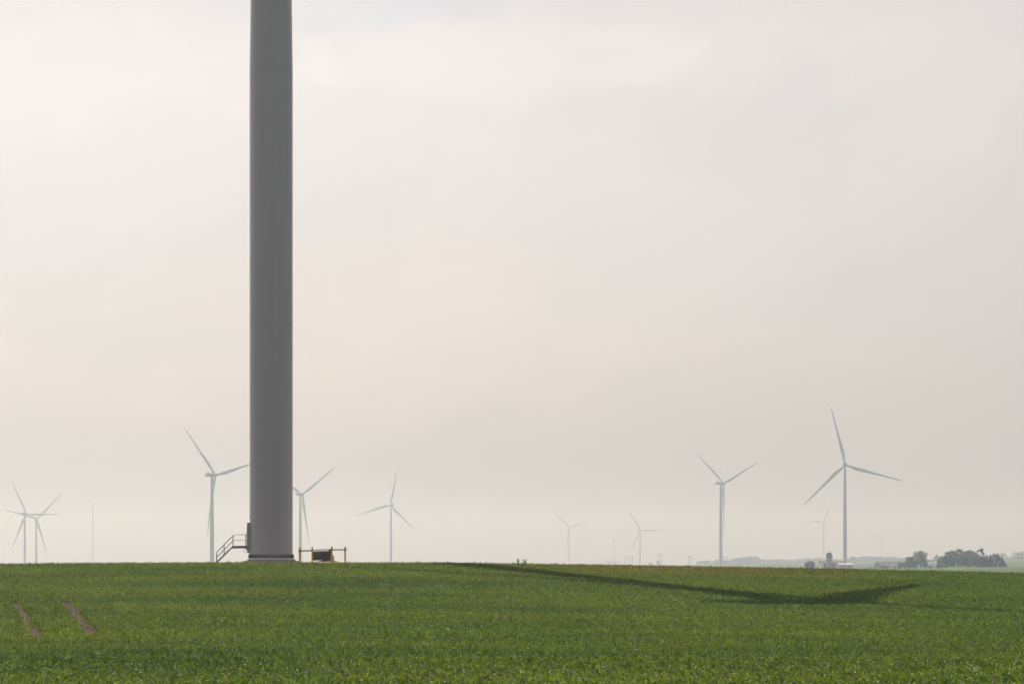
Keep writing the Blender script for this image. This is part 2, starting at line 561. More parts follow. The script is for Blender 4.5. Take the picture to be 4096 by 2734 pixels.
def thing(name, label, cat, loc, rz=0.0, group=None):
    o = bpy.data.objects.new(name, None)
    o.empty_display_size = 0.5
    COL.objects.link(o)
    o.location = loc
    o.rotation_euler = (0, 0, rz)
    return tag(o, label, cat, group)


def np_mesh(name, V, Q, mats, smooth=False):
    """quads from numpy arrays"""
    me = bpy.data.meshes.new(name)
    me.vertices.add(len(V)); me.vertices.foreach_set('co', np.asarray(V, np.float32).ravel())
    n = len(Q); k = Q.shape[1]
    me.loops.add(n * k); me.loops.foreach_set('vertex_index', Q.astype(np.int32).ravel())
    me.polygons.add(n)
    me.polygons.foreach_set('loop_start', np.arange(0, n * k, k, dtype=np.int32))
    me.polygons.foreach_set('loop_total', np.full(n, k, np.int32))
    me.polygons.foreach_set('use_smooth', np.full(n, smooth))
    for mm in (mats if isinstance(mats, (list, tuple)) else [mats]):
        me.materials.append(mm)
    me.update(calc_edges=True)
    me.validate()
    return me


# ------------------------------------------------------------------ ground sheet
rad = np.concatenate([np.linspace(0.5, 640, 257), np.geomspace(646, 15500, 150)])
azi = np.concatenate([np.arange(-12, 12.01, 0.16), np.arange(15, 346, 3.0)])
az = np.radians(azi)
RR, AA = np.meshgrid(rad, az, indexing='ij')
GX, GY = RR * np.sin(AA), RR * np.cos(AA)
GZ = ground(GX, GY)
nr, na = RR.shape
V = np.stack([GX.ravel(), GY.ravel(), GZ.ravel()], 1)
i, j = np.meshgrid(np.arange(nr - 1), np.arange(na), indexing='ij')
Q = np.stack([i * na + j, (i + 1) * na + j, (i + 1) * na + (j + 1) % na, i * na + (j + 1) % na], -1).reshape(-1, 4)[:, ::-1]
tag(link('ground', np_mesh('ground', V, Q, M['ground'], True)), kind='structure')
ZMIN = float(GZ.min())

# ------------------------------------------------------------------ near wind turbine
S = F / 357.0                      # photo pixels per metre at the near tower
TX, TY = (1084.6 - 2048) / F * 357.0, 357.0


def zpx(y):
    return (YH - y) / S


def tower_mesh(name, prof, mat, seams=(), n=64):
    mb = MB()
    pts = []
    sl = sorted(seams)
    rz = lambda z: float(np.interp(z, [p[1] for p in prof], [p[0] for p in prof]))
    zs = [(z, 0.0) for _, z in prof]
    mb.lathe([(rz(z), z) for z, _ in zs], n)
    for s_ in sl:
        r_ = rz(s_)
        mb.lathe([(r_ - 0.01, s_ - 0.03), (r_ + 0.012, s_ - 0.024), (r_ + 0.012, s_ + 0.024), (r_ - 0.01, s_ + 0.03)], n, smooth=False)
    return mb.mesh(name, mat)


def blade_mesh(name, R):
    st = [  # radius fraction, chord, thickness ratio, twist deg
        (0.022, 2.4, 1.0, 14), (0.05, 2.4, 1.0, 14), (0.10, 2.9, 0.72, 14), (0.16, 3.7, 0.48, 13), (0.215, 4.1, 0.36, 11.5),
        (0.28, 3.8, 0.30, 9.5), (0.38, 3.15, 0.26, 7), (0.5, 2.5, 0.23, 4.5), (0.62, 2.0, 0.21, 3), (0.75, 1.6, 0.19, 1.8),
        (0.87, 1.2, 0.18, 0.8), (0.95, 0.85, 0.17, 0.3), (0.985, 0.5, 0.17, 0), (1.0, 0.12, 0.17, 0)]
    n = 16
    V = []
    for fr, c, tk, tw in st:
        tw = math.radians(tw)
        for k in range(n):
            an = 2 * math.pi * k / n
            x = 0.5 * (1 - math.cos(an))        # 0 at leading edge
            if tk > 0.95:
                X = (x - 0.5) * c; Yy = 0.5 * c * math.sin(an)
            else:
                y = 0.5 * tk * math.sin(an) * (1.25 - 0.85 * x)
                X = (x - (0.32 if tk < 0.6 else 0.42)) * c; Yy = y * c
            xx = X * math.cos(tw) + Yy * math.sin(tw)
            yy = -X * math.sin(tw) + Yy * math.cos(tw)
            cone = math.sin(math.radians(2.5)) * fr * R + 1.6 * fr ** 2
            V.append((xx, yy + cone, fr * R))
    m = len(st)
    Fc = [(a * n + k, a * n + (k + 1) % n, (a + 1) * n + (k + 1) % n, (a + 1) * n + k) for a in range(m - 1) for k in range(n)]
    mb = MB().add(V, Fc, 0, True)
    mb.add(V[-n:], [tuple(range(n))], 0)
    return mb.mesh(name, M['turbine'])


def nacelle_mesh(name):
    mb = MB()
    # rounded box, length along y, rotor side is +y
    prof = [(-8.6, 0.80, 1.65), (-8.3, 1.0, 1.85), (-2, 1.0, 2.0), (2.2, 0.96, 2.0), (3.2, 0.80, 1.75)]
    n = 20
    V = []
    for y, sx, hz in prof:
        for k in range(n):
            an = 2 * math.pi * k / n
            c, s = math.cos(an), math.sin(an)
            ex = 0.35
            V.append((2.0 * sx * math.copysign(abs(c) ** ex, c), y, hz * math.copysign(abs(s) ** ex, s)))
    m = len(prof)
    Fc = [(a * n + k, (a + 1) * n + k, (a + 1) * n + (k + 1) % n, a * n + (k + 1) % n) for a in range(m - 1) for k in range(n)]
    mb.add(V, Fc, 0, False)
    mb.add(V[:n], [tuple(range(n))], 0); mb.add(V[-n:], [tuple(range(n))[::-1]], 0)
    mb.box((0, -6.6, 2.35), (2.2, 1.2, 0.9))                       # cooler on the rear of the roof
    return mb.mesh(name, M['turbine'])


def mast_mesh(name):
    mb = MB()
    mb.tube([(0.9, -8.0, 1.8), (0.9, -8.0, 3.9)], 0.06, 6)
    return mb.mesh(name, M['galv'])


def hub_mesh(name):
    mb = MB()
    prof = [(1.55, -1.5), (1.75, -0.6), (1.75, 0.8), (1.5, 1.7), (1.0, 2.4), (0.45, 2.8), (0.02, 2.9)]
    mb.lathe(prof, 20)
    mb.v = [(p[0], p[2], p[1]) for p in mb.v]                      # axis along y
    mb.f = [q[::-1] for q in mb.f]
    return mb.mesh(name, M['turbine'])


BLADE = blade_mesh('blade', ROT)
NAC = nacelle_mesh('nacelle')
HUBM = hub_mesh('hub')
MAST = mast_mesh('wind_mast')
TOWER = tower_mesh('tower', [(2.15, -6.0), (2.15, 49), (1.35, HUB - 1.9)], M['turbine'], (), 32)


def rotor(root, phase, H, pitch=0.0):
    tilt = Matrix.Rotation(math.radians(4), 4, 'X')
    base = Matrix.Translation((0, 5.0, H)) @ tilt
    link('hub', HUBM, root, base)
    for k in range(3):
        link('blade', BLADE, root, base @ Matrix.Rotation(phase + k * 2 * math.pi / 3, 4, 'Y') @ Matrix.Rotation(pitch, 4, 'Z'))
    na = link('nacelle', NAC, root, Matrix.Translation((0, 0, H)))
    link('wind_mast', MAST, na)


NEAR_YAW = math.radians(46.0)
near = thing('wind_turbine', 'huge near wind turbine tower with bolted base, door and stairs beside it', 'wind turbine',
             (TX, TY, 0.0), -NEAR_YAW, 'wind turbines of the wind farm')
ZB = zpx(2230)                                                     # top of the base flange
seams = [zpx(y) for y in (2130, 2028.5, 1905.7, 1782.6, 1662.4)]
while seams[-1] + 3.05 < 110:
    seams.append(seams[-1] + 3.05)
fl = [zpx(1291) - 0.2, zpx(288) - 0.2, 79.0]
TPROF = [(2.15, ZB), (2.15, 49.2), (1.33, HUB - 1.9)]
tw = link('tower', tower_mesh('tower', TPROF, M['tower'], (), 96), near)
for zz, mat_, h_, d_, nm in [(z, 'seam', 0.022, 0.010, 'weld_seam') for z in seams] + [(z, 'joint', 0.035, 0.006, 'section_joint') for z in fl] + [(z + 0.28, 'seam', 0.03, 0.012, 'weld_seam') for z in fl]:
    r_ = float(np.interp(zz, [p[1] for p in TPROF], [p[0] for p in TPROF]))
    MB().lathe([(r_ - 0.01, zz - h_ - 0.006), (r_ + d_, zz - h_), (r_ + d_, zz + h_), (r_ - 0.01, zz + h_ + 0.006)], 96, smooth=False).build(nm, M[mat_], tw)
rotor(near, math.radians(25.2), HUB, math.radians(-30))
mb = MB().lathe([(2.0, ZB), (2.30, ZB), (2.30, zpx(2234.6)), (2.0, zpx(2234.6))], 80, smooth=False)
mb.build('base_flange', M['flange'], near)
mb = MB().lathe([(0.0, zpx(2235.2)), (2.38, zpx(2235.2)), (2.42, zpx(2236)), (2.42, 0.42)], 64, smooth=False)
mb.lathe([(2.42, 0.54), (2.78, 0.52), (2.82, 0.47), (2.82, -0.8)], 48, smooth=False)
mb.build('foundation', M['concrete'], near)
bm_ = MB()
bm_.lathe([(0.050, 0), (0.050, 0.09), (0.028, 0.14), (0.028, 0.355), (0.016, 0.375), (0.0, 0.375)], 10)
BOLT = bm_.mesh('anchor_bolt', M['black'])
NB = 80
for k in range(NB):
    an = 2 * math.pi * (k + 0.5) / NB
    link('anchor_bolt', BOLT, near, Matrix.Translation((2.232 * math.cos(an), 2.232 * math.sin(an), ZB)))

# door: local frame, d = outwards, l = sideways; expressed in the turbine's own axes
DA = math.radians(188.0)                                            # world azimuth (math angle) the door faces
dl = DA + NEAR_YAW                                                  # in the rotated local frame
Dv = Vector((math.cos(dl), math.sin(dl), 0)); Lv = Vector((-math.sin(dl), math.cos(dl), 0))


def dpt(d, l, z):
    return Dv * d + Lv * l + Vector((0, 0, z))


zc, hh, hw = (zpx(2085) + zpx(2210.5)) / 2, (zpx(2085) - zpx(2210.5)) / 2, 0.60
n = 40
outline = []
for k in range(n):
    an = 2 * math.pi * k / n
    c, s = math.cos(an), math.sin(an)
    outline.append((hw * math.copysign(abs(c) ** 0.75, c), hh * math.copysign(abs(s) ** 0.62, s)))
mb = MB()
rings = []
for d, sc_ in ((1.95, 1.06), (2.20, 1.03), (2.36, 0.99), (2.39, 0.97), (2.39, 0.84), (2.2, 0.83)):
    rings.append([dpt(d, l * (sc_ if sc_ > 0.9 else sc_), zc + z * (sc_ if sc_ > 0.9 else (sc_ + 1.1) / 2 - 0.03)) for l, z in outline])
V = [p for r in rings for p in r]
Fc = [(a * n + k, a * n + (k + 1) % n, (a + 1) * n + (k + 1) % n, (a + 1) * n + k) for a in range(len(rings) - 1) for k in range(n)]
mb.add(V, Fc, 0, False)
frame = mb.build('door_frame', M['doorgrey'], near)
mb = MB()
ring = [dpt(2.345, l * 0.84, zc + z * 0.94) for l, z in outline]
back = [dpt(2.28, l * 0.84, zc + z * 0.94) for l, z in outline]
mb.add(ring, [tuple(range(n))]); mb.add(ring + back, [(k, n + k, n + (k + 1) % n, (k + 1) % n) for k in range(n)])
door = mb.build('door', M['doorgrey'], near)
mb = MB()
for k in range(13):
    z = zpx(2103) - k * 0.062
    P = [dpt(2.345, -0.32, z - 0.01), dpt(2.345, 0.32, z - 0.01), dpt(2.42, 0.32, z - 0.035), dpt(2.42, -0.32, z - 0.035),
         dpt(2.345, -0.32, z + 0.015), dpt(2.345, 0.32, z + 0.015), dpt(2.42, 0.32, z - 0.012), dpt(2.42, -0.32, z - 0.012)]
    mb.hexa(P)
mb.build('louvre', M['galv'], door)
for z in (zpx(2129), zpx(2142), zpx(2166)):
    MB().tube([dpt(2.34, -0.36, z - 0.08), dpt(2.46, -0.36, z - 0.08), dpt(2.46, -0.36, z + 0.08), dpt(2.34, -0.36, z + 0.08)], 0.035, 8).build('handle', M['galv'], door)


def on_tower(px, py, w, h, depth, name, mat, label=None):
    """small plate lying on the tower surface at a photo position"""
    xw = (px - 1084.6) / S
    xw = max(-2.14, min(2.14, xw))
    yw = -math.sqrt(max(2.15 ** 2 - xw ** 2, 0))
    a = math.atan2(yw, xw) + NEAR_YAW
    nrm = Vector((math.cos(a), math.sin(a), 0)); tan = Vector((-math.sin(a), math.cos(a), 0))
    c = nrm * 2.15 + Vector((0, 0, zpx(py)))
    P = []
    for dd in (-0.03, depth):
        for tt, zz in ((-w / 2, -h / 2), (w / 2, -h / 2), (w / 2, h / 2), (-w / 2, h / 2)):
            P.append(c + nrm * dd + tan * tt + Vector((0, 0, zz)))
    mb = MB(); mb.hexa(P)
    return mb.build(name, mat, near)


st_ = on_tower(1009.5, 2125.5, 0.20, 0.23, 0.006, 'warning_sticker', M['sticker'])
on_tower(1001.2, 2065, 0.28, 0.19, 0.02, 'small_plate', M['dark'])
on_tower(1001.2, 2065, 0.20, 0.12, 0.024, 'small_plate', M['flange'])
on_tower(1066.5, 2207, 0.025, 0.42, 0.03, 'conduit', M['white'])
on_tower(1070.0, 2207, 0.025, 0.42, 0.03, 'conduit', M['white'])
on_tower(1068.2, 2197, 0.085, 0.02, 0.034, 'conduit', M['white'])
# symbol on the sticker: a small dark bolt
for yy, xo in ((2123.8, 0.3), (2126.8, -0.3)):
    on_tower(1009.4 + xo, yy, 0.05, 0.07, 0.009, 'sticker_mark', M['rail'])

# ------------------------------------------------------------------ access stairs
stairs = thing('access_stairs', 'grey steel stairs with landing and handrails up to the turbine door', 'stairs', (TX, TY, 0.0), 0.0)
Dv = Vector((math.cos(DA), math.sin(DA), 0)); Lv = Vector((-math.sin(DA), math.cos(DA), 0))
ZP = zpx(2181.0)          # landing level
D0, D1, D2 = 2.36, 3.83, 5.85
W = 0.42
TILT = 0.018              # landing rises slightly to the tower


def zl(d):
    return ZP - (d - D0) * TILT


ZE = zl(D1) - (D2 - D1)
mb = MB()
for s in (-W, W):
    P = [dpt(D0, s - 0.03, zl(D0) - 0.25), dpt(D1 + 0.12, s - 0.03, zl(D1) - 0.25), dpt(D1, s - 0.03, zl(D1)), dpt(D0, s - 0.03, zl(D0))]
    P2 = [p + Lv * 0.06 for p in P]
    mb.hexa(P + P2)
mb.hexa([dpt(D0, -W, zl(D0) - 0.06), dpt(D1, -W, zl(D1) - 0.06), dpt(D1, W, zl(D1) - 0.06), dpt(D0, W, zl(D0) - 0.06),
         dpt(D0, -W, zl(D0) - 0.01), dpt(D1, -W, zl(D1) - 0.01), dpt(D1, W, zl(D1) - 0.01), dpt(D0, W, zl(D0) - 0.01)])
mb.build('landing', M['galv'], stairs)
for s in (-W, W):
    mb = MB()
    P = [dpt(D1, s - 0.03, zl(D1)), dpt(D1 + 0.12, s - 0.03, zl(D1) - 0.25), dpt(D2 + 0.02, s - 0.03, ZE - 0.15), dpt(D2 + 0.1, s - 0.03, ZE - 0.02)]
    mb.hexa(P + [p + Lv * 0.06 for p in P])
    mb.build('stringer', M['galv'], stairs)
for k in range(8):
    d = D1 + 0.19 + k * (D2 - D1 - 0.15) / 8
    z = zl(D1) - (d - D1) - 0.02
    mb = MB()
    mb.hexa([dpt(d - 0.12, -W, z - 0.03), dpt(d + 0.14, -W, z - 0.03), dpt(d + 0.14, W, z - 0.03), dpt(d - 0.12, W, z - 0.03),
             dpt(d - 0.12, -W, z), dpt(d + 0.14, -W, z), dpt(d + 0.14, W, z), dpt(d - 0.12, W, z)])
    mb.build('tread', M['galv'], stairs)
for s in (-W - 0.04, W + 0.04):
    mb = MB()
    top = 1.11
    dE = D2 - 0.42
    zE = zl(D1) - (dE - D1)
    curve = lambda h: [dpt(D0 + 0.02, s, zl(D0) + h), dpt(D1 - 0.22, s, zl(D1) + h), dpt(D1 - 0.06, s, zl(D1) + h - 0.05),
                       dpt(D1 + 0.06, s, zl(D1) + h - 0.15), dpt(dE - 0.12, s, zE + h - 0.02), dpt(dE - 0.03, s, zE + h - 0.13), dpt(dE, s, zE + h - 0.26)]
    up = curve(top)
    mb.tube(up + [dpt(dE, s, zE - 0.1)], 0.026, 8)
    mid = curve(top - 0.52)[:4] + [dpt(dE, s, zE + top - 0.52 - 0.10)]
    mb.tube(mid, 0.022, 8)
    hr = mb.build('handrail', M['galv'], stairs)
    for d in (D0 + 0.16, D1 - 0.02, D1 + 0.86):
        zz = zl(d) if d < D1 else zl(D1) - (d - D1)
        p = MB().tube([dpt(d, s, zz - 0.12), dpt(d, s, zz + top - (0.02 if d < D1 - 0.1 else 0.1 if d < D1 else 0.06))], 0.024, 8)
        p.build('post', M['galv'], hr)
mb = MB().tube([dpt(D0 - 0.02, -W - 0.06, zl(D0) - 0.25), dpt(D0 - 0.02, W + 0.06, zl(D0) - 0.25)], 0.17, 16)
mb.build('bracket', M['galv'], stairs)
mb = MB()
mb.tube([dpt(2.7, -0.2, zl(2.7) - 0.2), dpt(2.73, -0.2, zl(2.7) - 0.40), dpt(2.72, -0.2, zl(2.7) - 0.60), dpt(2.62, -0.2, zl(2.7) - 0.70),
         dpt(2.48, -0.2, zl(2.7) - 0.64), dpt(2.38, -0.2, zl(2.7) - 0.52), dpt(2.3, -0.2, zl(2.7) - 0.46)], 0.018, 6)
mb.tube([dpt(2.62, -0.22, zl(2.7) - 0.36), dpt(2.5, -0.2, zl(2.7) - 0.30), dpt(2.36, -0.2, zl(2.7) - 0.22)], 0.03, 6)
mb.build('cable', M['cable'], stairs)

# ------------------------------------------------------------------ gravel pad, guard rail, cabinet
def pad_h(X, Y):
    """small heap of gravel round the base, higher under the cabinet"""
    g0 = ground(X, Y)
    a = 0.40 * np.exp(-(((X - TX) / 5.5) ** 4 + ((Y - 359) / 6.0) ** 4))
    xm = (1310 - 2048) / F * 358
    b_ = 0.70 * np.exp(-(((X - xm) / 2.1) ** 2 + ((Y - 358.5) / 3.5) ** 2)) * 1.0
    xr = (1290 - 2048) / F * 358
    c_ = 0.52 * np.exp(-(((X - xr) / 3.6) ** 4 + ((Y - 358) / 4.5) ** 4))
    return g0 + 0.095 - 0.5 * sstep(3.0, 9.0, np.maximum(np.abs(X - (TX + 4.5)) - 9.5, 0) + 0 * Y) - 0.6 * np.maximum(sstep(353.5, 350.0, Y), sstep(366, 371, Y)) + np.maximum(np.maximum(a, b_), c_) + 0.012 * np.sin(X * 7 + Y * 5) + 0.01 * np.sin(X * 13 - Y * 9)


px_, py_ = np.meshgrid(np.linspace(-34, -8, 131), np.linspace(350, 372, 60), indexing='ij')
PZ = pad_h(px_, py_)
i, j = np.meshgrid(np.arange(130), np.arange(59), indexing='ij')
Q = np.stack([i * 60 + j, (i + 1) * 60 + j, (i + 1) * 60 + j + 1, i * 60 + j + 1], -1).reshape(-1, 4)
tag(link('gravel_pad', np_mesh('gravel_pad', np.stack([px_.ravel(), py_.ravel(), PZ.ravel()], 1), Q, M['gravel'], True)), kind='structure')

FY = 355.6
SF = F / FY
fx = lambda x: (x - 2048) / F * FY
fz = lambda y: (YH - y) / SF
guard = thing('guard_rail', 'yellow bollards joined by a grey rail in front of the dark cabinet', 'guard rail', (fx(1290), FY, fz(2238)))
ox, oz = fx(1290), fz(2238)
for x, yt, r, lean in ((1199.8, 2187.4, 0.088, 0.011), (1248.9, 2186.0, 0.080, 0.005), (1327.2, 2182.8, 0.090, 0.0), (1380.6, 2184.2, 0.086, -0.011)):
    zt = fz(yt) - oz
    prof = [(r, -0.55), (r, zt - r * 1.1), (r * 0.95, zt - r * 0.7), (r * 0.72, zt - r * 0.25), (r * 0.35, zt - 0.01), (0.0, zt)]
    mb = MB().lathe(prof, 20)
    mb.v = [(p[0] + fx(x) - ox + (p[2] - 0.5) * lean, p[1], p[2]) for p in mb.v]
    mb.build('bollard', M['yellow'], guard)
yr = -0.135
for x0, y0_, x1, y1_, h_, posts in ((1192.7, 2202.3, 1250.6, 2200.3, 0.125, (1199.8,)), (1250.9, 2199.0, 1327.0, 2195.6, 0.09, (1255, 1323)), (1327.3, 2197.4, 1388.5, 2196.8, 0.112, (1380.6,))):
    a = Vector((fx(x0) - ox, yr, fz(y0_) - oz)); b_ = Vector((fx(x1) - ox, yr, fz(y1_) - oz))
    rail = MB().bar(a, b_, 0.06, h_).build('rail', M['rail'], guard)
    for x in posts:
        c = a.lerp(b_, (fx(x) - ox - a.x) / (b_.x - a.x))
        MB().box((c.x, yr - 0.038, c.z), (0.05, 0.02, 0.05)).build('bolt_head', M['galv'], rail)

BY = 357.3
SB = F / BY
bx_ = lambda x: (x - 2048) / F * BY
bz = lambda y: (YH - y) / SB
cab = thing('electrical_cabinet', 'low dark green electrical cabinet behind the yellow bollards', 'cabinet', (bx_(1285), BY, bz(2236)))
ox, oz = bx_(1285), bz(2236)
q = lambda x, y, dy: Vector((bx_(x) - ox, dy, bz(y) - oz))
mb = MB()
mb.hexa([q(1246.5, 2240, 0), q(1317, 2238, 0), q(1318, 2238, 1.3), q(1248, 2240, 1.3), q(1249, 2204.6, 0.03), q(1314.5, 2202.0, 0.03), q(1315.5, 2202.0, 1.25), q(1250, 2204.6, 1.25)])
mb.build('body', M['box'], cab)
mb = MB()
mb.hexa([q(1248.2, 2204.7, -0.02), q(1314.8, 2202.1, -0.02), q(1316, 2202.1, 1.30), q(1249.5, 2204.7, 1.30), q(1250.0, 2203.2, 0.02), q(1314.3, 2200.6, 0.02), q(1315.5, 2200.4, 1.25), q(1250.8, 2203.0, 1.25)])
mb.build('lid', M['lid'], cab)
mb = MB()
mb.hexa([q(1317.3, 2238, 0.05), q(1326.8, 2238, 0.05), q(1327.5, 2238, 1.2), q(1318, 2238, 1.2), q(1314.8, 2196.8, 0.10), q(1324.5, 2195.5, 0.10), q(1325, 2195, 1.2), q(1315.6, 2196, 1.2)])
mb.build('side_compartment', M['boxside'], cab)
mb = MB()
mb.hexa([q(1327.3, 2238, 0.3), q(1334.3, 2237, 0.3), q(1334.6, 2237, 1.1), q(1328, 2238, 1.1), q(1327.0, 2219, 0.3), q(1331.6, 2219, 0.3), q(1332, 2219, 1.1), q(1327.5, 2219, 1.1)])
mb.build('cable_box', M['box'], cab)
mb = MB()
mb.bar(q(1254, 2226.7, -0.035), q(1314, 2224.5, -0.035), 0.02, 0.025)
mb.build('seam_strip', M['boxside'], cab)

# ------------------------------------------------------------------ distant turbines
LAB = {
    'A': 'pale turbine at the left edge, blade level to the right, nearer of a crossing pair',
    'B': 'pale turbine just right of the leftmost one, its blades crossing that one',
    'C': 'turbine left of the big tower, one blade tip hidden behind the tower',
    'D': 'turbine standing directly behind the yellow bollards, one blade hidden by the big tower',
    'E': 'pale turbine alone in the gap right of the yellow bollards',
    'F': 'faint turbine left of the thin communication mast in the middle distance',
    'G': 'faint turbine with very thin blades beside the power pylons',
    'H': 'turbine with side-on nacelle pointing left and one blade hanging straight down',
    'I': 'largest distant turbine, standing behind the farm silo and barn',
    'J': 'very faint turbine close left of the largest distant one, above the silo',
    'K': 'faintest and smallest turbine, above the long shed and wood'}
for k in 'ABCDEFGHIJK':
    X, Y, zb, ps, ph = TURB[k]
    root = thing('wind_turbine', LAB[k], 'wind turbine', (X, Y, zb), -ps, 'wind turbines of the wind farm')
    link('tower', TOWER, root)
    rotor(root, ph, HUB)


# ------------------------------------------------------------------ masts, pylons, substation
def lattice_mast(px, Y, ptop, pbase, label):
    top = at(px, ptop, Y); zg = float(ground(top.x, Y))
    H = top.z - zg
    root = thing('lattice_mast', label, 'mast', (top.x, Y, zg))
    mb = MB()
    wid = lambda z: float(np.interp(z / H, [0, 0.42, 0.55, 0.93, 1], [5.8, 1.9, 1.35, 0.9, 0.3])) / 2
    lv = [0.0]
    while lv[-1] < H * 0.93:
        lv.append(lv[-1] + max(1.6, wid(lv[-1]) * 1.9))
    for k in range(len(lv) - 1):
        a0, a1 = wid(lv[k]), wid(lv[k + 1])
        c0 = [Vector((sx * a0, sy * a0, lv[k])) for sx, sy in ((-1, -1), (1, -1), (1, 1), (-1, 1))]
        c1 = [Vector((sx * a1, sy * a1, lv[k + 1])) for sx, sy in ((-1, -1), (1, -1), (1, 1), (-1, 1))]
        for q_ in range(4):
            mb.bar(c0[q_], c1[q_], 0.08)
            mb.bar(c0[q_], c1[(q_ + 1) % 4], 0.05)
            mb.bar(c0[(q_ + 1) % 4], c1[q_], 0.05)
    mb.build('lattice', M['lattice'], root)
    MB().tube([(0, 0, lv[-1]), (0, 0, H)], 0.09, 6).build('antenna', M['steelgrey'], root)
    for x_, z_ in ((0.5, at(px, 1998, Y).z - zg), (-1.3, at(px, 2164.4, Y).z - zg)):
        mb = MB().lathe([(0.0, -0.45), (0.25, -0.4), (0.33, 0), (0.25, 0.4), (0.0, 0.45)], 10, c=(x_, -0.5, z_))
        mb.build('beacon_lamp', M['strobe'], root)


lattice_mast(370.6, 5700, 1986, 2245, 'tall thin lattice mast with two white lamps, left of the big tower')

# communication pole in the middle distance
p = at(2455.8, 2142, 8200); zg = float(ground(p.x, p.y)); H = p.z - zg
root = thing('communication_mast', 'faint slender pole with antenna drums near its top', 'mast', (p.x, p.y, zg))
MB().tube([(0, 0, 0), (0, 0, H)], [0.75, 0.3], 8).build('pole', M['steelgrey'], root)
for yy, rr in ((2157, 1.7), (2162.5, 1.8)):
    z = at(0, yy, 8200).z - zg
    MB().lathe([(0.3, z - 0.9), (rr, z - 0.8), (rr, z + 0.8), (0.3, z + 0.9)], 12, smooth=False).build('antenna_ring', M['steelgrey'], root)
MB().box((0, 0, H - 1.5), (1.4, 1.4, 2.6)).build('top_antenna', M['steelgrey'], root)

# H-frame pylons: one, then copies
PYL = [(2524.3, 2229.6, 5600, 'faint wooden H-frame pylon left of the turbine with thin blades'),
       (2641.3, 2219.8, 5300, 'faint wooden H-frame pylon with a round tree at its foot'),
       (2759.9, 2228.0, 5500, 'faint wooden H-frame pylon alone, midway to the drooping-blade turbine'),
       (2904.0, 2228.7, 5500, 'faint wooden H-frame pylon touching the tower of the drooping-blade turbine'),
       (3228.5, 2231.0, 5500, 'faint wooden H-frame pylon above the dark domed bin'),
       (3406.0, 2231.7, 5500, 'faint wooden H-frame pylon just right of the largest distant turbine')]
meP = {}
H0 = 17.0
mb = MB()
for s in (-2.15, 2.15):
    pass
POLE_L = MB().tube([(-2.15, 0, -8), (-2.15, 0, H0 + 2.3)], [0.30, 0.20], 6).mesh('pole', M['pole'])
POLE_R = MB().tube([(2.15, 0, -8), (2.15, 0, H0 + 2.3)], [0.30, 0.20], 6).mesh('pole', M['pole'])
mb = MB().bar((-4.2, 0.1, H0), (4.2, 0.1, H0), 0.3, 0.42)
for s in (-1, 1):
    mb.bar((s * 2.15, 0.1, H0 + 2.2), (s * 3.6, 0.1, H0), 0.14); mb.bar((s * 2.15, 0.1, H0 + 2.2), (s * 0.9, 0.1, H0), 0.14)
ARM = mb.mesh('crossarm', M['pole'])
mb = MB().bar((-2.15, 0.2, H0 - 8), (2.15, 0.2, H0 - 1.5), 0.16); mb.bar((2.15, 0.25, H0 - 8), (-2.15, 0.25, H0 - 1.5), 0.16)
BRACE = mb.mesh('brace', M['pole'])
for px, py, Y, lab in PYL:
    p = at(px, py, Y)
    root = thing('power_pylon', lab, 'pylon', (p.x, Y, p.z - H0), 0.0, 'H-frame power pylons')
    for nm, me in (('pole', POLE_L), ('pole', POLE_R), ('crossarm', ARM), ('brace', BRACE)):
        link(nm, me, root)

# lone pole and substation
p = at(2501.6, 2217, 6200); zg = float(ground(p.x, p.y))
root = thing('utility_pole', 'thin lone pole between the substation and the pylons', 'pole', (p.x, p.y, zg))
MB().tube([(0, 0, 0), (0, 0, p.z - zg)], [0.45, 0.15], 6).build('pole', M['pole'], root)
SY = 6800
p0 = at(2440, 2247, SY); zg = float(ground(p0.x, SY))
sub = thing('substation', 'faint row of substation posts and busbars below the slender antenna pole', 'substation', (p0.x, SY, zg))
for x, y in ((2401, 2236), (2419, 2231), (2427, 2243), (2432.7, 2231), (2440, 2240), (2446.5, 2231.5), (2453, 2243), (2463.5, 2238), (2477.4, 2236), (2480.3, 2239)):
    p = at(x, y, SY)
    MB().tube([(p.x - p0.x, 0, 0), (p.x - p0.x, 0, p.z - zg)], [0.35, 0.22], 6).build('post', M['steelgrey'], sub)
for x0, x1, y in ((2426, 2478, 2246.3), (2431, 2470, 2248.3)):
    a, b_ = at(x0, y, SY), at(x1, y, SY)
    MB().bar((a.x - p0.x, 0.5, a.z - zg), (b_.x - p0.x, 0.5, b_.z - zg), 0.6, 0.7).build('busbar', M['steelgrey'], sub)


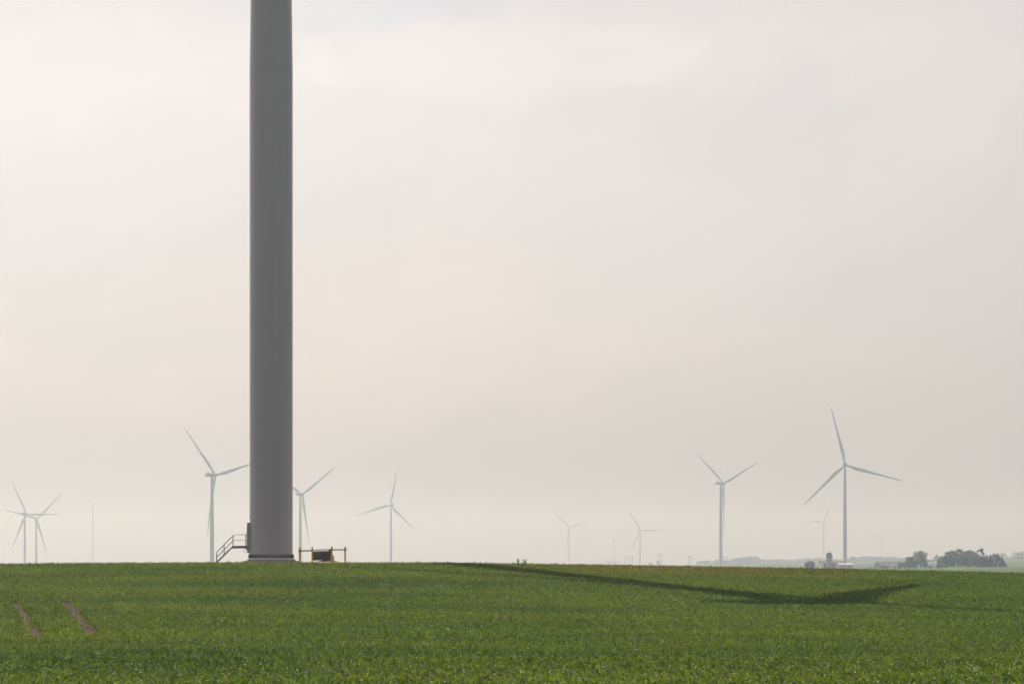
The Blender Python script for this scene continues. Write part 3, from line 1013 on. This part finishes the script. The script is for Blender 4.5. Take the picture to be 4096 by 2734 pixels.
# ------------------------------------------------------------------ farm buildings
def building(name, label, cat, pxl, Y, zbase, L, Wd, eave, ridge, rz, kind, wall, gable, roof, doors=(), windows=(), base_drop=1.5, over=0.35, group=None):
    """long axis x; placed by the photo column of its front left corner"""
    c, s = math.cos(rz), math.sin(rz)
    X0 = (pxl - 2048) / F * Y
    # front-left corner is (-L/2,-Wd/2) turned by rz
    lx, ly = -L / 2, -Wd / 2
    loc = (X0 - (lx * c - ly * s), Y - (lx * s + ly * c), zbase)
    root = thing(name, label, cat, loc, rz, group)
    h2 = Wd / 2
    if kind == 'gambrel':
        prof = [(-h2, eave), (-h2 * 0.62, eave + (ridge - eave) * 0.62), (0, ridge), (h2 * 0.62, eave + (ridge - eave) * 0.62), (h2, eave)]
    else:
        prof = [(-h2, eave), (0, ridge), (h2, eave)]
    for y_ in (-h2, h2):
        mb = MB().box((0, y_ * (1 - 0.12 / h2), (eave - base_drop) / 2), (L - 0.3, 0.2, eave + base_drop))
        mb.build('wall', wall, root)
    for x_ in (-L / 2, L / 2):
        P = [(x_, -h2, -base_drop), (x_, h2, -base_drop)] + [(x_, y, z - 0.03) for y, z in prof[::-1]]
        sgn = 1 if x_ < 0 else -1
        P2 = [(p[0] + 0.15 * sgn, p[1], p[2]) for p in P]
        n_ = len(P)
        mb = MB().add(P + P2, [tuple(range(n_)), tuple(range(n_, 2 * n_))[::-1]] + [(k, n_ + k, n_ + (k + 1) % n_, (k + 1) % n_) for k in range(n_)])
        mb.build('gable_wall', gable, root)
    mb = MB()
    pr = list(prof)
    sl = (pr[1][1] - pr[0][1]) / (pr[1][0] - pr[0][0])
    pr[0] = (pr[0][0] - over, pr[0][1] - over * sl); pr[-1] = (pr[-1][0] + over, pr[-1][1] - over * sl)
    xl, xr = -L / 2 - over, L / 2 + over
    for k in range(len(pr) - 1):
        (ya, za), (yb, zb_) = pr[k], pr[k + 1]
        mb.hexa([(xl, ya, za), (xr, ya, za), (xr, yb, zb_), (xl, yb, zb_), (xl, ya, za + 0.18), (xr, ya, za + 0.18), (xr, yb, zb_ + 0.18), (xl, yb, zb_ + 0.18)])
    rf_ = mb.build('roof', roof, root)
    for (x, w, h, mat) in doors:
        if x == 'g':
            MB().box((-L / 2 - 0.06, 0, h / 2 - base_drop / 2), (0.1, w, h + base_drop)).build('door', mat, root)
        else:
            MB().box((x, -h2 - 0.05, h / 2 - base_drop / 2), (w, 0.1, h + base_drop)).build('door', mat, root)
    for (x, z, w, h) in windows:
        MB().box((x, -h2 - 0.03, z), (w, 0.1, h)).build('window', M['dark'], root)
    return root, rf_


FYm = 2900.0
gz = lambda X, Y: float(ground(X, Y))
zf = -2.3
building('barn', 'long grey gambrel-roofed barn behind the concrete silo', 'barn', 3292.5, 2910, zf, 19.3, 10.5, 4.7, 7.05, math.radians(13), 'gambrel',
         M['barnwall'], M['barnlight'], M['roofgrey'], doors=((3.0, 3.2, 3.2, M['roofdark']),), windows=((-6, 2.2, 0.9, 1.0), (-3, 2.2, 0.9, 1.0), (7, 2.2, 0.9, 1.0)))
_, rfw = building('small_barn', 'white small barn with bright roof in front of the grey barn', 'barn', 3357, 2870, zf, 11.8, 8.0, 3.25, 4.55, math.radians(15), 'gambrel',
                  M['barnlight'], M['barnlight'], M['roofwhite'], windows=((-2.5, 1.6, 0.8, 0.9), (1.5, 1.6, 0.8, 0.9)))
mb = MB().box((-0.9, 0, 5.0), (1.1, 1.1, 1.3)); mb.build('cupola', M['barnlight'], rfw)
mb = MB().box((-0.9, 0, 5.72), (1.6, 1.6, 0.22)); mb.build('cupola_cap', M['roofwhite'], rfw)

# silo
Xs = (3316.3 - 2048) / F * 2890
silo = thing('silo', 'tall round concrete silo with dark domed top beside the barn', 'silo', (Xs, 2890, zf))
zt = at(0, 2227, 2890).z - zf; ztop = at(0, 2206.3, 2890).z - zf
R_ = 2.4
prof = [(R_, -1.5), (R_, zt)]
MB().lathe(prof, 28).build('shell', M['siloc'], silo)
mb = MB()
for k in range(12):
    z = -0.5 + k * (zt + 0.5) / 12
    mb.lathe([(R_, z - 0.06), (R_ + 0.035, z - 0.05), (R_ + 0.035, z + 0.05), (R_, z + 0.06)], 28)
mb.build('hoop', M['silod'], silo)
zs_ = zt + (ztop - zt) * 0.42
MB().lathe([(R_ + 0.06, zt), (R_ + 0.06, zs_)] + [((R_ + 0.06) * math.cos(a_), zs_ + (ztop - zs_) * math.sin(a_)) for a_ in np.linspace(0.05, math.pi / 2 - 0.01, 9)], 28).build('dome', M['silod'], silo)
mb = MB().tube([(0.2, -R_ - 0.35, -1), (0.2, -R_ - 0.35, zt + 1.3), (0.2, -R_ + 0.6, zt + 2.6)], 0.45, 10)
mb.build('chute', M['silod'], silo)
mb = MB().tube([(R_ + 0.35, 0, -1), (R_ + 0.35, 0, zt + 1.5), (R_ - 0.5, 0, zt + 2.9)], 0.12, 8)
mb.build('filler_pipe', M['silod'], silo)

# dark domed bin
Xb = (3240.3 - 2048) / F * 2750
bn = thing('grain_bin', 'dark blue squat round bin with domed roof, left of the silo', 'grain bin', (Xb, 2750, zf))
rb = 3.75
zd = at(0, 2256, 2750).z - zf; zt = at(0, 2240.5, 2750).z - zf
MB().lathe([(rb, -1.5), (rb, zd)], 28).build('shell', M['bluedome'], bn)
MB().lathe([((rb + 0.05) * math.cos(a_), zd + (zt - zd) * math.sin(a_)) for a_ in np.linspace(0.0, math.pi / 2 - 0.02, 10)], 28).build('domed_roof', M['bluedome'], bn)
MB().lathe([(0.45, zt - 0.1), (0.45, zt + 0.25), (0.0, zt + 0.4)], 10).build('vent_cap', M['bluedome'], bn)
MB().box((-rb - 0.1, -0.6, 1.9), (1.0, 1.6, 5.4)).build('ladder_cage', M['bluedome'], bn)

# long shed, lean-to, house
building('long_shed', 'long shed with pale grey gable roof, left of the tall tree', 'shed', 3523.5, 2800, -2.6, 25.0, 9.5, 2.9, 6.0, math.radians(27), 'gable',
         M['barnwall'], M['steelgrey'], M['roofgrey'], doors=(('g', 2.0, 2.2, M['white']),), windows=((-6, 1.6, 1.0, 0.8), (0, 1.6, 1.0, 0.8)))
building('lean_to_shed', 'small low shed with pale roof against the long shed', 'shed', 3562, 2740, -2.6, 5.6, 5.0, 2.4, 4.1, math.radians(8), 'gable',
         M['barnlight'], M['barnlight'], M['lid'], doors=((1.0, 1.2, 1.9, M['roofdark']),))
building('farmhouse', 'small grey farmhouse with dark roof, half behind the tree foliage', 'house', 3590, 2735, -2.6, 6.6, 5.5, 4.1, 5.7, math.radians(-14), 'gable',
         M['barnwall'], M['barnlight'], M['roofdark'], doors=((1.2, 1.0, 2.0, M['white']),), windows=((-1.6, 2.9, 0.9, 1.1), (1.4, 3.0, 0.9, 1.0)))
p = at(3708, 2240, 5200)
building('far_shed', 'far pale-roofed farm building between the tall tree and the lone spruce', 'shed', 3706, 5200, float(ground(p.x, 5200)), 11.0, 9.0, 3.4, 5.6, math.radians(10), 'gable',
         M['barnwall'], M['barnlight'], M['roofwhite'])


# ------------------------------------------------------------------ trees
def leaf_cloud(blobs, count, size, seed, droop=0.3):
    """leaf-clump quads spread through a set of ellipsoids, denser at their skins"""
    r = np.random.default_rng(seed)
    B = np.array(blobs, float)                          # x y z rx ry rz
    w = B[:, 3] * B[:, 4] * B[:, 5]
    idx = r.choice(len(B), count, p=w ** 0.8 / (w ** 0.8).sum())
    d = r.normal(size=(count, 3)); d /= np.linalg.norm(d, axis=1)[:, None]
    rad_ = r.random(count) ** 0.33
    P = B[idx, :3] + d * rad_[:, None] * B[idx, 3:]
    nrm = d + r.normal(size=(count, 3)) * 0.9 + np.array([0, 0, droop]); nrm /= np.linalg.norm(nrm, axis=1)[:, None]
    a = np.cross(nrm, r.normal(size=(count, 3))); a /= np.linalg.norm(a, axis=1)[:, None]
    b_ = np.cross(nrm, a)
    s = size * (0.5 + r.random(count))[:, None]
    V = np.stack([P - a * s, P - b_ * s * 0.55, P + a * s, P + b_ * s * 0.55], 1).reshape(-1, 3)
    return V, np.arange(count * 4).reshape(-1, 4)


def broad_tree(px, ptop, pw, Y, label, seed, group=None, airy=False, trunk_white=False, name='broadleaf_tree', low=0.0, zg=None, count=None):
    r = random.Random(seed)
    X = (px - 2048) / F * Y
    zg = float(ground(X, Y)) if zg is None else zg
    H = (YH - ptop) / F * Y - zg
    Wt = pw / F * Y
    root = thing(name, label, 'tree', (X, Y, zg), 0.0, group)
    mb = MB()
    tr = 0.018 * H + 0.1
    mb.tube([(0, 0, -0.5), (0.1, 0, H * 0.25), (0.05, 0.1, H * 0.5), (0, 0, H * 0.78)], [tr * 1.3, tr, tr * 0.7, tr * 0.2], 8)
    blobs = []
    nb = 16 if not airy else 10
    for k in range(nb):
        an = 2.4 * k + r.random()
        zz = (low + 0.10 + 0.80 * ((k + 0.5) / nb)) * H
        prof = math.sin(math.pi * min(0.93, 0.20 + 0.66 * zz / H)) ** 0.6
        rr = 0.5 * Wt * prof * (0.55 + 0.5 * r.random())
        x, y = rr * math.cos(an), rr * math.sin(an)
        s_ = (0.15 + 0.11 * r.random()) * Wt * (0.75 if airy else 1.0)
        blobs.append((x, y, min(zz, H - s_ * 0.62), s_, s_, s_ * (0.62 + 0.2 * r.random())))
        mb.tube([(0, 0, zz * 0.55), (x * 0.5, y * 0.5, zz * 0.8), (x, y, zz)], [tr * 0.45, tr * 0.3, tr * 0.1], 5)
    blobs.append((0, 0, H - 0.16 * Wt, 0.2 * Wt, 0.2 * Wt, 0.16 * Wt))
    if not airy:
        blobs.append((0, 0, H * 0.55, 0.30 * Wt, 0.30 * Wt, H * 0.27))
    mb.build('trunk', M['barnlight'] if trunk_white else M['bark'], root)
    V, Q = leaf_cloud(blobs, count or (4200 if not airy else 1500), 0.36, seed)
    link('crown', np_mesh('crown', V, Q, M['leaf']), root)
    return root


def conifer(px, ptop, pw, Y, label, seed, group=None, zg=None, dens=1.0):
    r = np.random.default_rng(seed)
    X = (px - 2048) / F * Y
    zg = float(ground(X, Y)) if zg is None else zg
    H = (YH - ptop) / F * Y - zg
    Wt = pw / F * Y
    root = thing('spruce_tree', label, 'tree', (X, Y, zg), 0.0, group)
    MB().tube([(0, 0, -0.5), (0, 0, H * 0.95)], [0.22, 0.03], 7).build('trunk', M['bark'], root)
    V = []
    nl = int(H * 2.4)
    for k in range(nl):
        t_ = (k + 0.3) / nl
        z = H * (0.05 + 0.95 * t_)
        rr = 0.75 * Wt * (1 - t_) ** 0.62 * (0.8 + 0.4 * r.random()) + 0.08
        for q_ in range(int(16 * dens + 14 * (1 - t_))):
            an = r.random() * 6.283
            L_ = rr * (0.7 + 0.45 * r.random())
            dx, dy = math.cos(an), math.sin(an)
            for s0, s1 in ((0.05, 0.45), (0.35, 0.75), (0.65, 1.0)):
                w_ = 0.17 * L_ + 0.12
                za = z - L_ * s0 * 0.28; zb_ = z - L_ * s1 * 0.34 - 0.1 * r.random()
                tw_ = r.normal() * 0.25
                V += [(dx * L_ * s0 - dy * w_, dy * L_ * s0 + dx * w_, za - tw_ * w_), (dx * L_ * s0 + dy * w_, dy * L_ * s0 - dx * w_, za + tw_ * w_),
                      (dx * L_ * s1 + dy * w_ * 0.4, dy * L_ * s1 - dx * w_ * 0.4, zb_), (dx * L_ * s1 - dy * w_ * 0.4, dy * L_ * s1 + dx * w_ * 0.4, zb_)]
    V = np.array(V)
    link('crown', np_mesh('crown', V, np.arange(len(V)).reshape(-1, 4), M['needle']), root)
    return root


G1, G2 = 'trees of the farmyard', 'trees of the small wood on the right'
broad_tree(3682, 2201.5, 62, 2600, 'tall spreading tree standing right of the farmhouse', 11, G1)
broad_tree(3645, 2225, 46, 2580, 'lower rounded tree against the left side of the tall farm tree', 12, G1)
broad_tree(3630, 2238, 26, 2570, 'smallest bushy tree beside the farmhouse wall', 13, G1, low=0.02, count=1300)
BG = 'bushes along the farm edge'
for px, pt, pw, Y, lab in ((3722, 2262.0, 18, 2560, 'low bush right of the tall farm tree'),
                           (3748, 2264.5, 14, 2540, 'lowest bush midway between the farm trees and the wood'),
                           (3478, 2266.0, 34, 2700, 'low hazy bush left of the long shed'),
                           (3540, 2264, 26, 2690, 'dark bush before the long shed wall')):
    X = (px - 2048) / F * Y
    zg = (YH - 2272.5) / F * Y
    H = (YH - pt) / F * Y - zg
    Wt = pw / F * Y
    root = thing('bush', lab, 'bush', (X, Y, zg), 0.0, BG)
    MB().tube([(0, 0, -0.8), (0, 0, H * 0.6)], [0.12, 0.05], 6).build('stem', M['bark'], root)
    V, Q = leaf_cloud([(0, 0, H * 0.45, Wt * 0.5, Wt * 0.35, H * 0.5), (Wt * 0.2, 0, H * 0.5, Wt * 0.25, Wt * 0.25, H * 0.5)], 500, 0.3, int(px))
    link('foliage', np_mesh('foliage', V, Q, M['leaf']), root)
# the wood
broad_tree(3764, 2251, 34, 2440, 'low shrubby tree at the left end of the wood', 21, G2, low=0.0, count=1500)
broad_tree(3779, 2219, 46, 2460, 'leaning-edged tree second from the left end of the wood', 22, G2)
broad_tree(3805, 2199.5, 44, 2480, 'tall tree left of the two highest round crowns of the wood', 23, G2)
broad_tree(3832, 2193, 50, 2500, 'highest broad round crown in the left half of the wood', 24, G2)
broad_tree(3858, 2207, 44, 2450, 'lower rounded tree in the middle of the wood, pale trunk below', 25, G2, trunk_white=True)
broad_tree(3880, 2197, 50, 2490, 'rounded high crown just left of the airy tree in the wood', 26, G2)
broad_tree(3902, 2215, 44, 2440, 'pale-green lower crown under the airy tree', 27, G2)
broad_tree(3926, 2191.2, 46, 2510, 'airy open-branched tree rising above the wood', 28, G2, airy=True)
broad_tree(3933, 2222, 40, 2445, 'full dark crown in front of the airy tree', 29, G2)
conifer(3946, 2215, 26, 2470, 'narrow spruce at the left of the spruce row', 31, G2)
conifer(3961, 2214, 28, 2455, 'dense spruce second in the spruce row', 32, G2)
conifer(3970, 2212, 28, 2480, 'spruce third in the spruce row', 33, G2)
conifer(3979, 2208.5, 28, 2460, 'tallest pointed spruce of the row', 34, G2)
conifer(3990, 2210.5, 34, 2450, 'broad full spruce near the right end of the wood', 35, G2)
conifer(4007, 2225, 34, 2440, 'small open spruce at the far right end of the wood', 36, G2)
# beyond
conifer(3746.5, 2213.2, 17, 5400, 'lone distant spruce between the farm trees and the wood', 41, None, zg=(YH - 2236) / F * 5400)
G3 = 'distant trees on the ridge'


def far_tree(px, ptop, pw, Y, label, seed, pbase):
    zg = (YH - pbase) / F * Y
    return broad_tree(px, ptop, pw, Y, label, seed, G3, zg=zg, low=0.0, count=1500)


far_tree(4008, 2209, 38, 5200, 'hazy rounded tree just right of the spruce row', 51, 2234)
far_tree(4070, 2204, 44, 5000, 'hazy tree group edge beside the right picture border', 52, 2236)
far_tree(4098, 2202, 44, 5000, 'hazy tree cut by the right picture border', 53, 2236)
far_tree(2602, 2248.5, 17, 7600, 'faint low round tree left of the tree at the pylon foot', 54, 2260)
far_tree(2633, 2241, 18, 7400, 'faint round tree at the foot of a pylon', 55, 2260)


# far woods, one mass each
def far_wood(name, pts, Y, pbase, seed, dens=1.0, depth=260):
    r = np.random.default_rng(seed)
    xs = [p[0] for p in pts]; ys = [p[1] for p in pts]
    n_ = int((xs[-1] - xs[0]) / 5.0 * dens)
    blobs = []
    for k in range(n_):
        px = r.uniform(xs[0], xs[-1])
        yt = np.interp(px, xs, ys) + abs(r.normal()) * 2.0
        Yk = Y + r.uniform(-depth, depth)
        p = at(px, yt, Yk)
        zb_ = (YH - pbase) / F * Yk - 3
        h_ = p.z - zb_
        wd = r.uniform(4.5, 7.5)
        blobs.append((p.x, p.y, zb_ + h_ * 0.62, wd, wd, h_ * 0.38))
        blobs.append((p.x + r.normal() * 3, p.y, zb_ + h_ * 0.3, wd * 1.1, wd, h_ * 0.32))
    V, Q = leaf_cloud(blobs, len(blobs) * 110, 1.5, seed)
    tag(link(name, np_mesh(name, V, Q, M['farleaf'])), 'hazy far-off wood along the ridge', 'wood', kind='stuff')


far_wood('far_wood', [(2790, 2244), (2830, 2238), (2850, 2243), (2875, 2233), (2910, 2240), (2935, 2231), (2965, 2228), (2985, 2222), (3005, 2223), (3025, 2221.5), (3040, 2232),
                      (3060, 2234), (3085, 2236), (3110, 2233), (3140, 2235), (3175, 2236), (3200, 2232), (3240, 2233), (3275, 2229), (3330, 2233), (3370, 2234)], 8600, 2249, 61, 1.3)
far_wood('far_wood', [(3390, 2231), (3410, 2223), (3428, 2229), (3440, 2228)], 8200, 2243, 62, 1.4)
far_wood('far_wood', [(3440, 2225), (3465, 2222), (3490, 2223), (3510, 2222), (3530, 2224), (3560, 2224), (3590, 2226), (3608, 2230), (3625, 2226), (3660, 2231), (3720, 2232)], 8400, 2244, 63, 1.5)
far_wood('far_wood', [(3720, 2226), (3760, 2228), (3800, 2229), (3990, 2225), (4030, 2226), (4060, 2224), (4130, 2223)], 8800, 2238, 64, 1.2)


# ------------------------------------------------------------------ weeds on the ridge
def weed(px, ptop, Y, label, seed, w):
    r = np.random.default_rng(seed)
    X = (px - 2048) / F * Y
    zg = float(ground(X, Y))
    H = (YH - ptop) / F * Y - zg
    root = thing('weed_plant', label, 'weed', (X, Y, zg), 0.0, 'weeds on the crop ridge')
    mb = MB(); V = []
    for k in range(9):
        an = r.random() * 6.28; l_ = w * (0.2 + 0.8 * r.random()); hh_ = H * (0.72 + 0.28 * r.random())
        tip = Vector((l_ * math.cos(an), l_ * math.sin(an), hh_))
        mb.tube([(0, 0, 0), tip * 0.5 + Vector((0, 0, 0.05)), tip], [0.012, 0.008, 0.004], 5)
        for q_ in range(22):
            t_ = 0.35 + 0.65 * r.random()
            p = tip * t_ + Vector(r.normal(size=3) * 0.02)
            d = Vector(r.normal(size=3) + np.array([0, 0, 0.8])).normalized() * (0.05 + 0.05 * r.random())
            s_ = d.cross(Vector(r.normal(size=3))).normalized() * 0.016
            V += [p - s_ * 0.3, p + d * 0.5 - s_, p + d, p + d * 0.5 + s_]
    mb.build('stem', M['weed'], root)
    V = np.array([tuple(v) for v in V])
    link('foliage', np_mesh('foliage', V, np.arange(len(V)).reshape(-1, 4), M['weed']), root)


weed(2073, 2232.5, 313.5, 'compact grey-green weed on the ridge, left one of two', 71, 0.20)
weed(2099, 2233.5, 313.5, 'looser spreading weed on the ridge, right one of two', 72, 0.34)


# ------------------------------------------------------------------ the corn crop
def corn_plant(seed):
    r = np.random.default_rng(seed)
    V = []; Q = []; TN = []
    nl = 7
    for k in range(nl):
        an = k * math.pi + r.normal() * 0.5 + seed
        hgt = 0.03 + 0.19 * k / nl
        L_ = (0.22 + 0.18 * math.sin(math.pi * (k + 1) / (nl + 0.5))) * (0.85 + 0.3 * r.random())
        el = math.radians(42 + 38 * k / nl + r.normal() * 7)
        cv = math.radians(70 + 35 * r.random()) * (1.0 - 0.25 * k / nl)
        wmx = 0.027 * (0.8 + 0.4 * r.random())
        n_ = 5
        p = np.array([0, 0, hgt]); roll = r.normal() * 0.35
        dx, dy = math.cos(an), math.sin(an)
        o = len(V)
        TN += [0.40 + 1.25 * r.random() ** 1.3] * (3 * (n_ + 1))
        for s in range(n_ + 1):
            t_ = s / n_
            w_ = wmx * (0.45 + 0.55 * math.sin(math.pi * min(1, t_ * 1.15 + 0.18))) * (1 - t_ ** 5) + 0.001
            e_ = el - cv * t_
            side = np.array([-dy, dx, 0])
            nr_ = np.array([-dx * math.sin(e_), -dy * math.sin(e_), math.cos(e_)])
            c_, s_ = math.cos(roll * t_), math.sin(roll * t_)
            sd_ = side * c_ + nr_ * s_
            nn_ = nr_ * c_ - side * s_
            V += [p - sd_ * w_ + nn_ * w_ * 0.35, p, p + sd_ * w_ + nn_ * w_ * 0.35]
            p = p + np.array([dx * math.cos(e_), dy * math.cos(e_), math.sin(e_)]) * L_ / n_
        for s in range(n_):
            a = o + 3 * s
            Q += [(a, a + 1, a + 4, a + 3), (a + 1, a + 2, a + 5, a + 4)]
    # stalk
    o = len(V)
    TN += [0.6] * 8
    for z, rr in ((0, 0.010), (0.24, 0.005)):
        for k in range(4):
            V.append(np.array([rr * math.cos(k * 1.571), rr * math.sin(k * 1.571), z]))
    for k in range(4):
        Q.append((o + k, o + (k + 1) % 4, o + 4 + (k + 1) % 4, o + 4 + k))
    return np.array(V), np.array(Q), np.array(TN)


NV = 14
src = bpy.data.collections.new('corn_plants')          # not linked to the scene: only a source for the crop
for k in range(NV):
    V, Q, TN = corn_plant(k)
    cme = np_mesh('corn_plant', V, Q, M['corn'], True)
    cme.attributes.new('leaf_tone', 'FLOAT', 'POINT').data.foreach_set('value', TN.astype(np.float32))
    src.objects.link(bpy.data.objects.new('corn_plant', cme))

DENS = 27.0
pts = []
y0, y1 = 100.0, 346.0
hw_ = 0.150 * y1 + 14
n_ = int((y1 - y0) * 2 * hw_ * DENS)
# jittered grid
cell = 1 / math.sqrt(DENS)
nx, ny = int(2 * hw_ / cell), int((y1 - y0) / cell)
ix, iy = np.meshgrid(np.arange(nx), np.arange(ny), indexing='ij')
X = -hw_ + (ix.ravel() + rng.random(nx * ny)) * cell
Y = y0 + (iy.ravel() + rng.random(nx * ny)) * cell
keep = np.abs(X) < 0.150 * Y + 12
# clearing round the turbine, the stairs and the cabinet
keep &= ~((Y > 343.5 + 0.4 * np.sin(X * 1.3)) & (X > -36) & (X < -12))
keep &= ~((((X - TX) / 7.5) ** 2 + ((Y - 357) / 7.8) ** 2 < 1))


def seg_d(ax, ay, bx, by):
    dx, dy = bx - ax, by - ay
    t_ = np.clip(((X - ax) * dx + (Y - ay) * dy) / (dx * dx + dy * dy), 0, 1)
    return np.hypot(X - ax - t_ * dx, Y - ay - t_ * dy), t_


def wob(s):
    return 0.5 + 0.5 * np.sin(X * 1.7 * s + Y * 0.9) * np.sin(Y * 1.3 * s - X * 0.7 + s)


for (pa, pb, w_) in (((62, 2398), (154, 2540), 0.24), ((260, 2396), (376, 2528), 0.32), ((176, 2405), (196, 2436), 0.13)):
    ax, ay = px_ground(*pa); bx, by = px_ground(*pb)
    d_, t_ = seg_d(ax, ay, bx, by)
    keep &= ~((d_ < w_ * (0.85 + 0.8 * wob(1.0))) & (rng.random(len(X)) < 0.955))
for (pa, pb, w_, pr) in (((2560, 2647), (3060, 2656), 0.7, 0.45), ((3060, 2656), (3600, 2672), 0.6, 0.25), ((3850, 2702), (4096, 2706), 0.7, 0.3),
                         ((3900, 2640), (4120, 2650), 0.8, 0.25), ((0, 2400), (300, 2396), 1.2, 0.35)):
    ax, ay = px_ground(*pa); bx, by = px_ground(*pb)
    d_, t_ = seg_d(ax, ay, bx, by)
    keep &= ~((d_ < w_ * (0.4 + 0.9 * wob(0.8))) & (rng.random(len(X)) < pr))
# thinner, smaller stand in places
thin = 0.5 + 0.5 * np.sin(Y * 0.052 + 0.9 + 0.02 * X) * np.sin(X * 0.045 + Y * 0.013 + 0.5)
patch = np.exp(-((Y - 228) / 13.0) ** 2) * (0.5 + 0.5 * np.sin(X * 0.11 + 2.0)) + np.exp(-((Y - 165) / 5.0) ** 2) * sstep(-10, 5, X)
keep &= rng.random(len(X)) > 0.28 * np.clip(patch, 0, 1)
X, Y, thin, patch = X[keep], Y[keep], thin[keep], patch[keep]
Z = ground(X, Y)
N = len(X)
scl = (0.50 + 0.28 * rng.random(N)) * (1 + 0.28 * sstep(154, 149, Y + 0.03 * X)) * (1.02 - 0.16 * thin) * (1 - 0.12 * np.clip(patch, 0, 1))
scl *= np.where(rng.random(N) < 0.06, 1.45, 1.0)
rot = np.stack([rng.normal(size=N) * 0.10, rng.normal(size=N) * 0.10, rng.random(N) * 6.283], 1)
me = bpy.data.meshes.new('corn_crop')
me.vertices.add(N)
me.vertices.foreach_set('co', np.stack([X, Y, Z - 0.01], 1).astype(np.float32).ravel())
a = me.attributes.new('plant_rotation', 'FLOAT_VECTOR', 'POINT'); a.data.foreach_set('vector', rot.astype(np.float32).ravel())
a = me.attributes.new('plant_scale', 'FLOAT', 'POINT'); a.data.foreach_set('value', scl.astype(np.float32))
a = me.attributes.new('plant_kind', 'INT', 'POINT'); a.data.foreach_set('value', rng.integers(0, NV, N).astype(np.int32))
me.materials.append(M['corn'])
crop = tag(link('corn_crop', me), 'glossy green young corn covering the whole sloping field', 'corn', kind='stuff')
ng = bpy.data.node_groups.new('corn_scatter', 'GeometryNodeTree')
ng.interface.new_socket('Geometry', in_out='INPUT', socket_type='NodeSocketGeometry')
ng.interface.new_socket('Geometry', in_out='OUTPUT', socket_type='NodeSocketGeometry')
gi = ng.nodes.new('NodeGroupInput'); go = ng.nodes.new('NodeGroupOutput')
ci = ng.nodes.new('GeometryNodeCollectionInfo')
ci.inputs['Collection'].default_value = src
ci.inputs['Separate Children'].default_value = True
ci.inputs['Reset Children'].default_value = True
ip = ng.nodes.new('GeometryNodeInstanceOnPoints')


def attr(nm, tp):
    q_ = ng.nodes.new('GeometryNodeInputNamedAttribute')
    q_.data_type = tp
    q_.inputs['Name'].default_value = nm
    return [o_ for o_ in q_.outputs if o_.enabled and o_.name == 'Attribute'][0]


ng.links.new(gi.outputs[0], ip.inputs['Points'])
ng.links.new(ci.outputs[0], ip.inputs['Instance'])
ip.inputs['Pick Instance'].default_value = True
ng.links.new(attr('plant_kind', 'INT'), ip.inputs['Instance Index'])
ng.links.new(attr('plant_rotation', 'FLOAT_VECTOR'), ip.inputs['Rotation'])
ng.links.new(attr('plant_scale', 'FLOAT'), ip.inputs['Scale'])
ng.links.new(ip.outputs[0], go.inputs[0])
md = crop.modifiers.new('corn_scatter', 'NODES')
md.node_group = ng
print('corn plants', N)

# ------------------------------------------------------------------ haze
m = bpy.data.materials.new('haze')
m.use_nodes = True
t = m.node_tree
for nd in list(t.nodes):
    if nd.type != 'OUTPUT_MATERIAL':
        t.nodes.remove(nd)
pv = t.nodes.new('ShaderNodeVolumePrincipled')
pv.inputs['Color'].default_value = (0.78, 0.95, 1.24, 1)
pv.inputs['Absorption Color'].default_value = (1, 1, 1, 1)
pv.inputs['Density'].default_value = 1.22e-4
pv.inputs['Anisotropy'].default_value = 0.60
t.links.new(pv.outputs[0], t.nodes['Material Output'].inputs['Volume'])
ZT = 212.0
hz = MB().box((0, 0, (ZT + ZMIN - 1.0) / 2), (31400, 31400, ZT - ZMIN + 1.0)).build('haze', m)
tag(hz, 'pale warm haze filling the air over the fields', 'haze', kind='stuff')
